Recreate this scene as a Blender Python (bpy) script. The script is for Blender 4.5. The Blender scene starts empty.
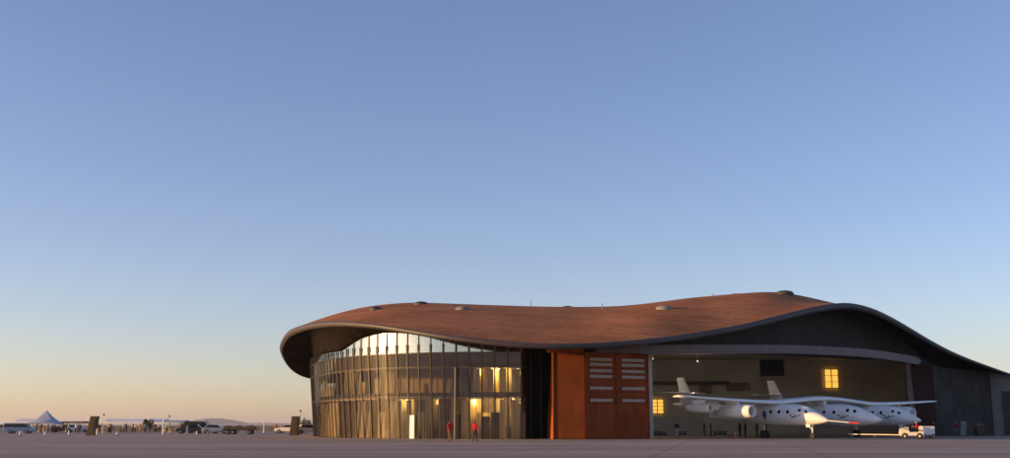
import bpy, math, random
import numpy as np
from mathutils import Vector, Matrix
R = math.radians
random.seed(7)
scene = bpy.context.scene
col = scene.collection

# ------------------------------------------------------------------ camera
CAM_H = 1.35
F = 1110.0
PITCH = math.atan((425.0 - 229.0) / F)
cam_d = bpy.data.cameras.new('camera')
cam = bpy.data.objects.new('camera', cam_d); col.objects.link(cam)
cam.location = (0, 0, CAM_H)
cam.rotation_euler = (R(90) + PITCH, 0, 0)
cam_d.sensor_width = 36.0
cam_d.lens = 36.0 * F / 1010.0
cam_d.clip_start = 0.1; cam_d.clip_end = 90000
scene.camera = cam

def P(px, py, d):
    """survey helper: world point seen at photo position px,py at plan distance d"""
    a = (px - 505.0) / F; u = (229.0 - py) / F
    fw = math.cos(PITCH) - u * math.sin(PITCH)
    s = d / fw
    return Vector((a * s, d, CAM_H + s * (math.sin(PITCH) + u * math.cos(PITCH))))
def G(px, d, z=0.0):
    """ground position at plan distance d in photo column px"""
    p = P(px, 430, d); return Vector((p.x, d, z))

# ------------------------------------------------------------------ materials
def mat(name, color, rough=0.6, metal=0.0, noise=0.0, scale=3.0, bump=0.0, spec=0.5, coat=0.0, stretch=(1, 1, 1)):
    m = bpy.data.materials.new(name); m.use_nodes = True
    nt = m.node_tree; b = nt.nodes['Principled BSDF']
    b.inputs['Base Color'].default_value = (*color, 1)
    b.inputs['Roughness'].default_value = rough
    b.inputs['Metallic'].default_value = metal
    b.inputs['Specular IOR Level'].default_value = spec
    b.inputs['Coat Weight'].default_value = coat
    if noise > 0 or bump > 0:
        tc = nt.nodes.new('ShaderNodeTexCoord'); mp = nt.nodes.new('ShaderNodeMapping')
        mp.inputs['Scale'].default_value = stretch
        nt.links.new(tc.outputs['Object'], mp.inputs['Vector'])
        n = nt.nodes.new('ShaderNodeTexNoise'); n.inputs['Scale'].default_value = scale
        n.inputs['Detail'].default_value = 6; n.inputs['Roughness'].default_value = 0.6
        nt.links.new(mp.outputs[0], n.inputs['Vector'])
        if noise > 0:
            r = nt.nodes.new('ShaderNodeValToRGB')
            r.color_ramp.elements[0].position = 0.3; r.color_ramp.elements[1].position = 0.7
            r.color_ramp.elements[0].color = (*[c * (1 - noise) for c in color], 1)
            r.color_ramp.elements[1].color = (*[min(1, c * (1 + noise)) for c in color], 1)
            nt.links.new(n.outputs['Fac'], r.inputs['Fac']); nt.links.new(r.outputs[0], b.inputs['Base Color'])
        if bump > 0:
            bp = nt.nodes.new('ShaderNodeBump'); bp.inputs['Strength'].default_value = bump
            bp.inputs['Distance'].default_value = 0.05
            nt.links.new(n.outputs['Fac'], bp.inputs['Height']); nt.links.new(bp.outputs[0], b.inputs['Normal'])
    return m

def joints(m, wid, hei, dark=.6, line=.012, vary=.08, plane='xz', ang=0.0):
    """cladding joints: panels of wid x hei metres whose tone differs a little, divided by fine dark lines"""
    nt = m.node_tree; b = nt.nodes['Principled BSDF']; inp = b.inputs['Base Color']
    src = inp.links[0].from_socket if inp.links else None; base = tuple(inp.default_value)
    tc = nt.nodes.new('ShaderNodeTexCoord'); mp = nt.nodes.new('ShaderNodeMapping'); mp.inputs['Rotation'].default_value = (0, 0, ang)
    nt.links.new(tc.outputs['Object'], mp.inputs[0]); sx = nt.nodes.new('ShaderNodeSeparateXYZ'); nt.links.new(mp.outputs[0], sx.inputs[0])
    cx = nt.nodes.new('ShaderNodeCombineXYZ'); nt.links.new(sx.outputs['X' if plane[0] == 'x' else 'Y'], cx.inputs[0]); nt.links.new(sx.outputs['Z' if plane[1] == 'z' else 'Y'], cx.inputs[1])
    br = nt.nodes.new('ShaderNodeTexBrick'); br.offset = 0.5 if plane == 'xy' else 0.0; br.inputs['Scale'].default_value = 1.0; br.inputs['Brick Width'].default_value = wid; br.inputs['Row Height'].default_value = hei
    br.inputs['Mortar Size'].default_value = line; br.inputs['Mortar Smooth'].default_value = .3
    br.inputs['Color1'].default_value = (1 - vary,) * 3 + (1,); br.inputs['Color2'].default_value = (1 + vary,) * 3 + (1,); br.inputs['Mortar'].default_value = (dark,) * 3 + (1,)
    nt.links.new(cx.outputs[0], br.inputs['Vector'])
    mu = nt.nodes.new('ShaderNodeVectorMath'); mu.operation = 'MULTIPLY'; mu.inputs[0].default_value = base[:3]
    if src: nt.links.new(src, mu.inputs[0])
    nt.links.new(br.outputs['Color'], mu.inputs[1]); nt.links.new(mu.outputs[0], inp); return m

def emit(name, color, strength):
    m = bpy.data.materials.new(name); m.use_nodes = True
    nt = m.node_tree; b = nt.nodes['Principled BSDF']
    b.inputs['Base Color'].default_value = (*color, 1)
    b.inputs['Emission Color'].default_value = (*color, 1)
    b.inputs['Emission Strength'].default_value = strength
    return m

M = {}
M['roof'] = None
M['fascia'] = mat('fascia_metal', (0.060, 0.051, 0.052), 0.55, 0.1, 0.15, 0.8)
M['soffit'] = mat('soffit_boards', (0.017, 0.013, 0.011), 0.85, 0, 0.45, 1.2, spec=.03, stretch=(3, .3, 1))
M['gable'] = mat('gable_cladding', (0.042, 0.039, 0.034), 0.75, 0, 0.2, 0.8, spec=.2)
M['beam'] = mat('beam_paint', (0.15, 0.115, 0.105), 0.6, 0, 0.14, 1.0)
M['hangar_wall'] = mat('hangar_wall_paint', (0.58, 0.53, 0.45), 0.8, 0, 0.12, 0.25)
M['grey_wall'] = mat('grey_wall_paint', (0.38, 0.38, 0.37), 0.8, 0, 0.08, 0.5)
M['dark'] = mat('dark_panel', (0.018, 0.017, 0.016), 0.5)
M['darkglass'] = mat('dark_glazing', (0.012, 0.015, 0.016), 0.15)
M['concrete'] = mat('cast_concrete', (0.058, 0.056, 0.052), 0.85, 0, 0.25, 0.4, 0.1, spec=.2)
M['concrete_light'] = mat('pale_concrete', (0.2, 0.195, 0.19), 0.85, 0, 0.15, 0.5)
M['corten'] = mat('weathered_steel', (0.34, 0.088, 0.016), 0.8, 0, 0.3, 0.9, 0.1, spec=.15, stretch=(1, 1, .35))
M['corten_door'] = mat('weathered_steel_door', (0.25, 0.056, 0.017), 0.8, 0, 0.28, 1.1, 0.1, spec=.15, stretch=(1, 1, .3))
M['redwall'] = mat('dark_red_cladding', (0.032, 0.011, 0.009), 0.75, 0, 0.2, 0.8, spec=.2)
M['louvre'] = mat('louvre_metal', (0.52, 0.43, 0.36), 0.5, 0.0)
M['mullion'] = mat('bronze_mullion', (0.028, 0.022, 0.018), 0.5, 0.1)
M['slab'] = mat('slab_edge', (0.06, 0.056, 0.058), 0.6, 0, 0.1, 1)
M['oak'] = mat('honey_wood_panelling', (0.66, 0.54, 0.27), 0.55, 0, 0.25, 1.2, stretch=(1, 1, .12))
M['added_blind'] = mat('added_blind_cream', (0.70, 0.63, 0.42), 0.7, 0, 0.06, 1.2)
M['bright'] = mat('bright_trim', (0.75, 0.66, 0.5), 0.5)
M['plaster'] = mat('brown_plaster', (0.26, 0.20, 0.14), 0.8, 0, 0.3, 0.7)
M['white'] = mat('white_aircraft_paint', (0.80, 0.80, 0.79), 0.28, 0, 0.03, 1.5, coat=0.3)
M['whitem'] = mat('white_matt', (0.78, 0.77, 0.74), 0.6, 0, 0.05, 2)
M['black'] = mat('black_gloss', (0.01, 0.011, 0.014), 0.12)
M['mark'] = mat('navy_mark', (0.012, 0.016, 0.04), 0.4)
M['blue'] = mat('blue_mark', (0.05, 0.09, 0.32), 0.4)
M['red'] = mat('red_cover', (0.55, 0.02, 0.015), 0.6)
M['steel'] = mat('bare_steel', (0.45, 0.44, 0.42), 0.35, 0.8)
M['rubber'] = mat('rubber', (0.02, 0.02, 0.02), 0.8)
M['tug'] = mat('cream_tug_paint', (0.78, 0.72, 0.55), 0.4, 0, 0.08, 2)
M['orange'] = mat('orange_plastic', (0.75, 0.12, 0.02), 0.5)
M['grey'] = mat('mid_grey_paint', (0.3, 0.3, 0.31), 0.5, 0, 0.1, 2)
M['tent'] = mat('white_canvas', (0.76, 0.76, 0.78), 0.8, 0, 0.04, 1)
M['bluetent'] = mat('blue_grey_canvas', (0.38, 0.43, 0.53), 0.8, 0, 0.08, 1)
M['pole'] = mat('pole_metal', (0.25, 0.24, 0.23), 0.45, 0.6)
M['bark'] = mat('bark', (0.10, 0.07, 0.05), 0.9, 0, 0.3, 6)
M['leaf'] = mat('dusty_leaf', (0.055, 0.065, 0.03), 0.8, 0, 0.4, 3)
M['scrub'] = mat('dry_scrub', (0.13, 0.10, 0.06), 0.9, 0, 0.4, 3)
M['hill'] = mat('hill_rock', (0.26, 0.20, 0.16), 0.95, 0, 0.25, 0.002)
M['skin'] = mat('skin', (0.50, 0.30, 0.21), 0.6)
M['hair'] = mat('dark_hair', (0.03, 0.02, 0.015), 0.6)
M['lampglass'] = emit('warm_window_light', (1.0, 0.54, 0.08), 0.60)
M['lamp'] = emit('ceiling_lamp_light', (1.0, 0.85, 0.6), .4)
M['screen'] = mat('screen_black', (0.006, 0.006, 0.007), 0.3)

joints(M['hangar_wall'], 4.0, 2.6, .72, .03, .05); joints(M['gable'], 1.6, 3.2, .6, .03, .12); joints(M['concrete'], 2.4, 3.0, .6, .03, .14)
joints(M['corten'], 1.1, 2.2, .6, .02, .1); joints(M['corten_door'], 1.65, 1.15, .6, .02, .09); joints(M['soffit'], 1.4, 1.4, .5, .05, .2, 'xy', .6)
joints(M['oak'], .62, 9.0, .5, .02, .16); joints(M['plaster'], 2.2, 9.0, .55, .03, .14)
M['air'] = mat('white_aircraft_skin', (0.87, 0.87, 0.86), 0.33, 0, 0.05, 1.1, coat=.2); joints(M['air'], 1.35, .9, .55, .012, .02)
# weathered roof sheet: rows of pre-rusted panels with weathering streaks
m = bpy.data.materials.new('rusted_roof_panels'); m.use_nodes = True; nt = m.node_tree; b = nt.nodes['Principled BSDF']
tc = nt.nodes.new('ShaderNodeTexCoord')
n1 = nt.nodes.new('ShaderNodeTexNoise'); n1.inputs['Scale'].default_value = 0.12; n1.inputs['Detail'].default_value = 8
n2 = nt.nodes.new('ShaderNodeTexNoise'); n2.inputs['Scale'].default_value = 1.4; n2.inputs['Detail'].default_value = 5
br = nt.nodes.new('ShaderNodeTexBrick'); br.inputs['Scale'].default_value = 0.30; br.inputs['Mortar Size'].default_value = 0.012; br.inputs['Brick Width'].default_value = 1.6; br.inputs['Row Height'].default_value = .45
br.inputs['Color1'].default_value = (0.375, 0.155, 0.066, 1); br.inputs['Color2'].default_value = (0.325, 0.132, 0.056, 1)
br.inputs['Mortar'].default_value = (0.20, 0.08, 0.038, 1); br.inputs['Bias'].default_value = -0.2
mp = nt.nodes.new('ShaderNodeMapping'); mp.inputs['Rotation'].default_value = (0, 0, R(33))
nt.links.new(tc.outputs['Object'], mp.inputs[0]); nt.links.new(mp.outputs[0], br.inputs['Vector'])
nt.links.new(tc.outputs['Object'], n1.inputs['Vector']); nt.links.new(tc.outputs['Object'], n2.inputs['Vector'])
r1 = nt.nodes.new('ShaderNodeMapRange'); r1.inputs[1].default_value = .3; r1.inputs[2].default_value = .7; r1.inputs[3].default_value = .68; r1.inputs[4].default_value = 1.28
nt.links.new(n1.outputs['Fac'], r1.inputs[0])
r2 = nt.nodes.new('ShaderNodeMapRange'); r2.inputs[1].default_value = .3; r2.inputs[2].default_value = .7; r2.inputs[3].default_value = .88; r2.inputs[4].default_value = 1.12
nt.links.new(n2.outputs['Fac'], r2.inputs[0])
mu = nt.nodes.new('ShaderNodeMath'); mu.operation = 'MULTIPLY'; nt.links.new(r1.outputs[0], mu.inputs[0]); nt.links.new(r2.outputs[0], mu.inputs[1])
vm = nt.nodes.new('ShaderNodeVectorMath'); vm.operation = 'SCALE'; mp3 = nt.nodes.new('ShaderNodeMapping'); mp3.inputs['Rotation'].default_value = (0, 0, R(33)); mp3.inputs['Scale'].default_value = (.06, .9, 1); nt.links.new(tc.outputs['Object'], mp3.inputs[0])
n3 = nt.nodes.new('ShaderNodeTexNoise'); n3.inputs['Scale'].default_value = 1.0; n3.inputs['Detail'].default_value = 6; nt.links.new(mp3.outputs[0], n3.inputs['Vector'])
r3 = nt.nodes.new('ShaderNodeMapRange'); r3.inputs[1].default_value = .35; r3.inputs[2].default_value = .65; r3.inputs[3].default_value = .91; r3.inputs[4].default_value = 1.09; nt.links.new(n3.outputs['Fac'], r3.inputs[0])
mu3 = nt.nodes.new('ShaderNodeMath'); mu3.operation = 'MULTIPLY'; nt.links.new(mu.outputs[0], mu3.inputs[0]); nt.links.new(r3.outputs[0], mu3.inputs[1])
nt.links.new(br.outputs['Color'], vm.inputs[0]); nt.links.new(mu3.outputs[0], vm.inputs['Scale'])
nt.links.new(vm.outputs[0], b.inputs['Base Color'])
b.inputs['Roughness'].default_value = 0.85; b.inputs['Specular IOR Level'].default_value = 0.08
M['roof'] = m

# concrete apron with slab joints, tone drift from slab to slab and tyre-darkened patches
def ground_mat(name, c1, c2, joint, scale):
    m = bpy.data.materials.new(name); m.use_nodes = True; nt = m.node_tree; b = nt.nodes['Principled BSDF']
    tc = nt.nodes.new('ShaderNodeTexCoord')
    br = nt.nodes.new('ShaderNodeTexBrick'); br.offset = 0.0; br.inputs['Scale'].default_value = scale
    br.inputs['Brick Width'].default_value = 1.0; br.inputs['Row Height'].default_value = 1.0
    br.inputs['Mortar Size'].default_value = 0.006 if joint else 0.0
    br.inputs['Color1'].default_value = (*c1, 1); br.inputs['Color2'].default_value = (*c2, 1)
    br.inputs['Mortar'].default_value = (*[x * .45 for x in c1], 1)
    mq = nt.nodes.new('ShaderNodeMapping'); mq.inputs['Location'].default_value = (3.1, 1.7, 0); mq.inputs['Rotation'].default_value = (0, 0, R(11)); nt.links.new(tc.outputs['Object'], mq.inputs[0]); nt.links.new(mq.outputs[0], br.inputs['Vector'])
    mp = nt.nodes.new('ShaderNodeMapping'); mp.inputs['Scale'].default_value = (0.35, 1.0, 1)
    nt.links.new(tc.outputs['Object'], mp.inputs[0])
    n = nt.nodes.new('ShaderNodeTexNoise'); n.inputs['Scale'].default_value = 0.09; n.inputs['Detail'].default_value = 9; n.inputs['Roughness'].default_value = .62
    nt.links.new(mp.outputs[0], n.inputs['Vector'])
    r = nt.nodes.new('ShaderNodeMapRange'); r.inputs[1].default_value = .32; r.inputs[2].default_value = .68; r.inputs[3].default_value = .74; r.inputs[4].default_value = 1.2
    nt.links.new(n.outputs['Fac'], r.inputs[0])
    vm = nt.nodes.new('ShaderNodeVectorMath'); vm.operation = 'SCALE'
    mp2 = nt.nodes.new('ShaderNodeMapping'); mp2.inputs['Scale'].default_value = (0.012, .16, 1); mp2.inputs['Rotation'].default_value = (0, 0, R(4)); nt.links.new(tc.outputs['Object'], mp2.inputs[0])
    n4 = nt.nodes.new('ShaderNodeTexNoise'); n4.inputs['Scale'].default_value = 1.0; n4.inputs['Detail'].default_value = 5; nt.links.new(mp2.outputs[0], n4.inputs['Vector'])
    r4 = nt.nodes.new('ShaderNodeMapRange'); r4.inputs[1].default_value = .35; r4.inputs[2].default_value = .65; r4.inputs[3].default_value = .80; r4.inputs[4].default_value = 1.2; nt.links.new(n4.outputs['Fac'], r4.inputs[0])
    m4 = nt.nodes.new('ShaderNodeMath'); m4.operation = 'MULTIPLY'; nt.links.new(r.outputs[0], m4.inputs[0]); nt.links.new(r4.outputs[0], m4.inputs[1])
    nt.links.new(br.outputs['Color'], vm.inputs[0]); nt.links.new(m4.outputs[0], vm.inputs['Scale'])
    nt.links.new(vm.outputs[0], b.inputs['Base Color'])
    n3 = nt.nodes.new('ShaderNodeTexNoise'); n3.inputs['Scale'].default_value = 18; n3.inputs['Detail'].default_value = 4
    nt.links.new(tc.outputs['Object'], n3.inputs['Vector'])
    bp = nt.nodes.new('ShaderNodeBump'); bp.inputs['Strength'].default_value = .25; bp.inputs['Distance'].default_value = .004
    nt.links.new(n3.outputs['Fac'], bp.inputs['Height']); nt.links.new(bp.outputs[0], b.inputs['Normal'])
    b.inputs['Roughness'].default_value = 0.8; b.inputs['Specular IOR Level'].default_value = 0.25
    return m
M['apron'] = ground_mat('apron_concrete', (0.345, 0.268, 0.222), (0.315, 0.245, 0.203), True, 1 / 7.5)
M['desert'] = ground_mat('desert_soil', (0.34, 0.22, 0.13), (0.30, 0.20, 0.12), False, 1 / 40)

# architectural glass: tinted see-through pane with a coated, partly mirroring surface
def glass(name, tint, refl, reflcol, rough=0.02):
    m = bpy.data.materials.new(name); m.use_nodes = True; nt = m.node_tree
    nt.nodes.remove(nt.nodes['Principled BSDF']); out = nt.nodes['Material Output']
    t = nt.nodes.new('ShaderNodeBsdfTransparent'); t.inputs[0].default_value = (*tint, 1)
    g = nt.nodes.new('ShaderNodeBsdfGlossy'); g.inputs['Color'].default_value = (*reflcol, 1); g.inputs['Roughness'].default_value = rough
    lw = nt.nodes.new('ShaderNodeLayerWeight'); lw.inputs['Blend'].default_value = 0.35
    mr = nt.nodes.new('ShaderNodeMapRange'); mr.inputs[3].default_value = refl; mr.inputs[4].default_value = 0.95
    nt.links.new(lw.outputs['Fresnel'], mr.inputs[0])
    mx = nt.nodes.new('ShaderNodeMixShader'); nt.links.new(mr.outputs[0], mx.inputs[0])
    nt.links.new(t.outputs[0], mx.inputs[1]); nt.links.new(g.outputs[0], mx.inputs[2]); nt.links.new(mx.outputs[0], out.inputs[0])
    return m
M['glass'] = glass('bronze_glazing', (0.84, 0.78, 0.66), 0.22, (0.96, 0.91, 0.83), .03)
M['glass_mirror'] = glass('coated_clerestory_glazing', (0.8, 0.8, 0.75), 0.42, (0.93, 0.96, 0.9), .06)
M['carglass'] = mat('car_glass', (0.015, 0.018, 0.02), 0.08)

# ------------------------------------------------------------------ mesh helpers
class MB:
    def __init__(s): s.v = []; s.f = []; s.mi = []
    def add(s, vs, fs, mi=0):
        o = len(s.v); s.v += [tuple(v) for v in vs]; s.f += [tuple(i + o for i in f) for f in fs]; s.mi += [mi] * len(fs); return s
    def box(s, c, size, rz=0.0, taper=1.0, mi=0, rot=None):
        x, y, z = [q / 2 for q in size]
        vs = [(-x, -y, -z), (x, -y, -z), (x, y, -z), (-x, y, -z), (-x * taper, -y * taper, z), (x * taper, -y * taper, z), (x * taper, y * taper, z), (-x * taper, y * taper, z)]
        Mx = rot if rot is not None else Matrix.Rotation(rz, 3, 'Z')
        vs = [Mx @ Vector(v) + Vector(c) for v in vs]
        return s.add(vs, [(0, 3, 2, 1), (4, 5, 6, 7), (0, 1, 5, 4), (1, 2, 6, 5), (2, 3, 7, 6), (3, 0, 4, 7)], mi)
    def rings(s, rings, close=True, cap=True, mi=0):
        n = len(rings[0]); o = []
        fs = []
        for i in range(len(rings) - 1):
            for k in range(n if close else n - 1):
                a = i * n + k; b_ = i * n + (k + 1) % n
                fs.append((a, b_, b_ + n, a + n))
        if cap:
            fs.append(tuple(range(n))[::-1]); fs.append(tuple((len(rings) - 1) * n + k for k in range(n)))
        return s.add([p for r in rings for p in r], fs, mi)
    def tube(s, pts, rad, n=10, mi=0):
        pts = [Vector(p) for p in pts]
        if not hasattr(rad, '__len__'): rad = [rad] * len(pts)
        rings = []
        for i, p in enumerate(pts):
            d = (pts[min(i + 1, len(pts) - 1)] - pts[max(i - 1, 0)]).normalized()
            up = Vector((0, 0, 1)) if abs(d.z) < .9 else Vector((1, 0, 0))
            a = d.cross(up).normalized(); b_ = a.cross(d).normalized()
            rings.append([p + (a * math.cos(q) + b_ * math.sin(q)) * rad[i] for q in [2 * math.pi * k / n for k in range(n)]])
        return s.rings(rings, mi=mi)
    def ell(s, c, r, nu=12, nv=8, mi=0):
        rings = []
        for i in range(1, nv):
            t = math.pi * i / nv
            rings.append([(c[0] + r[0] * math.sin(t) * math.cos(q), c[1] + r[1] * math.sin(t) * math.sin(q), c[2] - r[2] * math.cos(t)) for q in [2 * math.pi * k / nu for k in range(nu)]])
        return s.rings(rings, mi=mi)
    def wall(s, a, b_, z0, z1, th=0.3, mi=0):
        """upright panel between two plan points; z1 a number or a pair"""
        a = Vector((a[0], a[1], 0)); b_ = Vector((b_[0], b_[1], 0)); d = (b_ - a).normalized(); n = Vector((d.y, -d.x, 0)) * th / 2
        za, zb = z1 if hasattr(z1, '__len__') else (z1, z1)
        def q(p, z): return (p.x, p.y, z)
        vs = [q(a + n, z0), q(b_ + n, z0), q(b_ - n, z0), q(a - n, z0), q(a + n, za), q(b_ + n, zb), q(b_ - n, zb), q(a - n, za)]
        return s.add(vs, [(0, 3, 2, 1), (4, 5, 6, 7), (0, 1, 5, 4), (1, 2, 6, 5), (2, 3, 7, 6), (3, 0, 4, 7)], mi)
    def build(s, name, m, parent=None, smooth=False, bevel=0.0, loc=None, rz=0.0, recalc=True):
        me = bpy.data.meshes.new(name); me.from_pydata(s.v, [], s.f); me.update()
        if recalc:
            import bmesh
            bm = bmesh.new(); bm.from_mesh(me); bmesh.ops.recalc_face_normals(bm, faces=bm.faces); bm.to_mesh(me); bm.free()
        for q in (m if isinstance(m, (list, tuple)) else [m]): me.materials.append(q)
        for p, i in zip(me.polygons, s.mi): p.material_index = i
        if smooth:
            for p in me.polygons: p.use_smooth = True
        o = bpy.data.objects.new(name, me); col.objects.link(o)
        if smooth and smooth != 'all':
            me.set_sharp_from_angle(angle=R(40))
        if bevel:
            bv = o.modifiers.new('bevel', 'BEVEL'); bv.width = bevel; bv.segments = 2; bv.limit_method = 'ANGLE'
        if parent is not None: o.parent = parent
        if loc is not None: o.location = loc
        o.rotation_euler.z = rz
        return o

def tag(o, label=None, cat=None, group=None, kind=None):
    if label: o['label'] = label
    if cat: o['category'] = cat
    if group: o['group'] = group
    if kind: o['kind'] = kind
    return o
def empty(name, label, cat, loc=(0, 0, 0), rz=0.0, group=None):
    o = bpy.data.objects.new(name, None); col.objects.link(o); o.location = loc; o.rotation_euler.z = rz
    o.empty_display_size = .3
    return tag(o, label, cat, group)
KIDS = {}
def copy_tree(o, parent=None):
    c = o.copy(); col.objects.link(c)
    if parent is not None: c.parent = parent
    for ch in [q for q in scene.objects if q.parent == o]: copy_tree(ch, c)
    return c
def spline(pts, n):
    """Catmull-Rom through 3-D points, n samples per span"""
    pts = [np.array(p, float) for p in pts]; out = []
    for i in range(len(pts) - 1):
        p0 = pts[max(i - 1, 0)]; p1 = pts[i]; p2 = pts[i + 1]; p3 = pts[min(i + 2, len(pts) - 1)]
        for k in range(n):
            t = k / n
            out.append(.5 * ((2 * p1) + (-p0 + p2) * t + (2 * p0 - 5 * p1 + 4 * p2 - p3) * t * t + (-p0 + 3 * p1 - 3 * p2 + p3) * t ** 3))
    out.append(pts[-1]); return out
def resample(pts, n):
    pts = np.array(pts); d = np.r_[0, np.cumsum(np.linalg.norm(np.diff(pts, axis=0), axis=1))]
    t = np.linspace(0, d[-1], n)
    return [np.array([np.interp(q, d, pts[:, k]) for k in range(pts.shape[1])]) for q in t]

# ------------------------------------------------------------------ sky and sun
SUN_AZ = math.atan2(-0.986, -0.168)      # clockwise from +Y
SUN_EL = R(6.0)
w = bpy.data.worlds.new('World'); scene.world = w; w.use_nodes = True
wn = w.node_tree; sky = wn.nodes.new('ShaderNodeTexSky'); sky.sky_type = 'NISHITA'; sky.sun_disc = False
sky.sun_elevation = SUN_EL; sky.sun_rotation = SUN_AZ % (2 * math.pi)
sky.altitude = 1400; sky.air_density = 1.0; sky.dust_density = 1.2; sky.ozone_density = 1.6
bg = wn.nodes['Background']; bg.inputs['Strength'].default_value = 0.15
wb = wn.nodes.new('ShaderNodeVectorMath'); wb.operation = 'MULTIPLY'; wb.inputs[1].default_value = (.94, .842, 1.03)   # the photograph's white balance
wn.links.new(sky.outputs[0], wb.inputs[0]); wn.links.new(wb.outputs[0], bg.inputs[0])
sd = bpy.data.lights.new('sun', 'SUN'); sd.energy = 4.3; sd.angle = R(0.5); sd.color = (1.0, 0.57, 0.20)
so = bpy.data.objects.new('sun', sd); col.objects.link(so)
sv = Vector((-0.986 * math.cos(SUN_EL), -0.168 * math.cos(SUN_EL), math.sin(SUN_EL)))
so.rotation_euler = sv.to_track_quat('Z', 'Y').to_euler(); so.location = sv * 300
vs = scene.view_settings; vs.view_transform = 'Standard'; vs.look = 'None'; vs.exposure = 0.82; vs.gamma = 1.0
scene.render.engine = 'CYCLES'
scene.cycles.max_bounces = 10; scene.cycles.transparent_max_bounces = 16
try: scene.cycles.use_denoising = True
except Exception: pass

# ------------------------------------------------------------------ ground and hills
def sheet(name, x0, x1, y0, y1, z, m):
    o = MB().add([(x0, y0, z), (x1, y0, z), (x1, y1, z), (x0, y1, z)], [(0, 1, 2, 3)]).build(name, m, recalc=False)
    o['kind'] = 'structure'; return o
sheet('desert_ground', -40000, 40000, -4000, 60000, -0.004, M['desert'])
sheet('apron_ground', -230, 260, -120, 232, 0.0, M['apron'])
rng = np.random.RandomState(3)
def hills(name, ctrl, d, depth, seed):
    """a range of rounded rocky hills: rows of ground from the near foot over the crest to the far foot"""
    rg = np.random.RandomState(seed); n = 120
    xs = np.linspace(ctrl[0][0], ctrl[-1][0], n)
    hs = np.interp(xs, [c[0] for c in ctrl], [c[1] for c in ctrl])
    rows = []
    for j, (o, s) in enumerate([(-.5, 0), (-.34, .28), (-.2, .6), (-.08, .9), (0, 1), (.15, .8), (.5, 0)]):
        nz = np.convolve(rg.randn(n + 8), np.ones(9) / 9, 'valid')[:n]
        rows.append([(x, d + depth * o + 250 * nz[i] , max(-2, hs[i] * s * (1 + .14 * nz[i]) - (2 if s == 0 else 0))) for i, x in enumerate(xs)])
    o = MB().rings(rows, close=False, cap=False).build(name, M['hill'], smooth='all'); o['kind'] = 'structure'; return o
D = 11000.0
def hx(px): return P(px, 424, D).x
def hz(py): return P(300, py, D).z
hills('hills', [(hx(175), 0), (hx(198), hz(423)), (hx(203), hz(419.3)), (hx(207), hz(418.2)), (hx(214), hz(418.6)), (hx(220), hz(418.0)), (hx(226), hz(419.2)), (hx(233), hz(420.6)), (hx(241), hz(422.5)), (hx(256), hz(423.7)), (hx(268), hz(422.3)), (hx(274), hz(423.0)), (hx(300), hz(423.8)), (hx(330), 0)], D, 2600, 5)
D = 16000.0
hills('low_hills', [(hx(-500), 4), (hx(-200), hz(423.6)), (hx(0), hz(423.8)), (hx(60), hz(423.2)), (hx(150), hz(423.7)), (hx(240), hz(422.6)), (hx(290), hz(422.8)), (hx(420), hz(423.3)), (hx(1100), hz(423.4)), (hx(1500), 4)], D, 2500, 9)
# scattered desert scrub beyond the apron reads as one mass
sb = MB()
rs = np.random.RandomState(11)
for i in range(900):
    d = 236 + 900 * rs.rand() ** 2; x = (rs.rand() * 1.5 - 1.05) * d * .75
    if -60 < x < 110 and d < 260: continue
    r = .35 + .5 * rs.rand()
    for k in range(5):
        c = Vector((x + rs.randn() * r * .6, d + rs.randn() * r * .6, r * (.3 + .5 * rs.rand())))
        for q in range(7):
            v = Vector(rs.randn(3)).normalized() * r * .6; u = Vector(rs.randn(3)).normalized() * r * .22
            sb.add([c + v * .2 - u, c + v, c + v * .3 + u], [(0, 1, 2)])
tag(sb.build('scrub', M['scrub'], recalc=False), 'dry brown desert scrub scattered beyond the apron', 'scrub', kind='stuff')

# ------------------------------------------------------------------ the terminal building
T = empty('terminal_building', 'long low terminal with rusty wave roof, glass front and open hangar', 'building', (10, 130, 0))
TO = Vector((10, 130, 0))
def tb(mb, name, m, parent=None, **k):
    mb.v = [tuple(Vector(v) - TO) for v in mb.v]
    return mb.build(name, m, parent or T, **k)

# eave line, from the far left corner round the left tip and along the front to the right end
eave_px = [(345, 377, 172), (327, 375, 168), (311, 371.5, 162), (300, 367, 156), (290, 358.5, 149), (284.5, 349, 143), (283.3, 341.5, 138), (289, 331.5, 132), (298, 326.6, 128), (311, 323, 124), (326, 321.3, 120), (342, 321, 116.5), (370, 323, 112.5), (400, 327.2, 109.5), (430, 332, 107.3), (460, 336.3, 106), (500, 340.7, 105.2), (540, 343.2, 105), (575, 343.2, 105.3), (605, 342.2, 106), (640, 339.5, 107.5), (680, 335, 110.5), (715, 329.3, 113.5), (745, 323.6, 116.3), (780, 315, 120), (810, 307.6, 123.5), (832, 303.8, 126), (850, 303, 128), (870, 307.5, 130), (888, 315.5, 132), (905, 325, 134), (925, 337, 136.5), (945, 348, 139), (965, 357, 141.5), (985, 364.5, 144), (1004, 371.3, 146.5), (1020, 377, 149)]
eave = resample(spline([P(*e) for e in eave_px], 8), 150)
ridge_px = [(330, 330, 152), (345, 314.5, 150), (375, 308, 149), (420, 303.3, 147), (460, 304.6, 146), (500, 306.6, 145), (540, 308.2, 144), (570, 309, 144), (605, 309, 144), (640, 307.6, 144), (680, 302, 144), (700, 299, 144), (740, 295.3, 145), (768, 293.2, 146), (785, 293.2, 146), (805, 297.2, 146), (830, 303, 146), (850, 309, 148), (880, 322, 151), (915, 342, 154), (950, 358, 156), (985, 370, 158), (1010, 379, 159)]
ridge = resample(spline([P(*e) for e in ridge_px], 8), 130)
ridge = [ridge[0]] * 20 + ridge
ne = len(eave)
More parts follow.
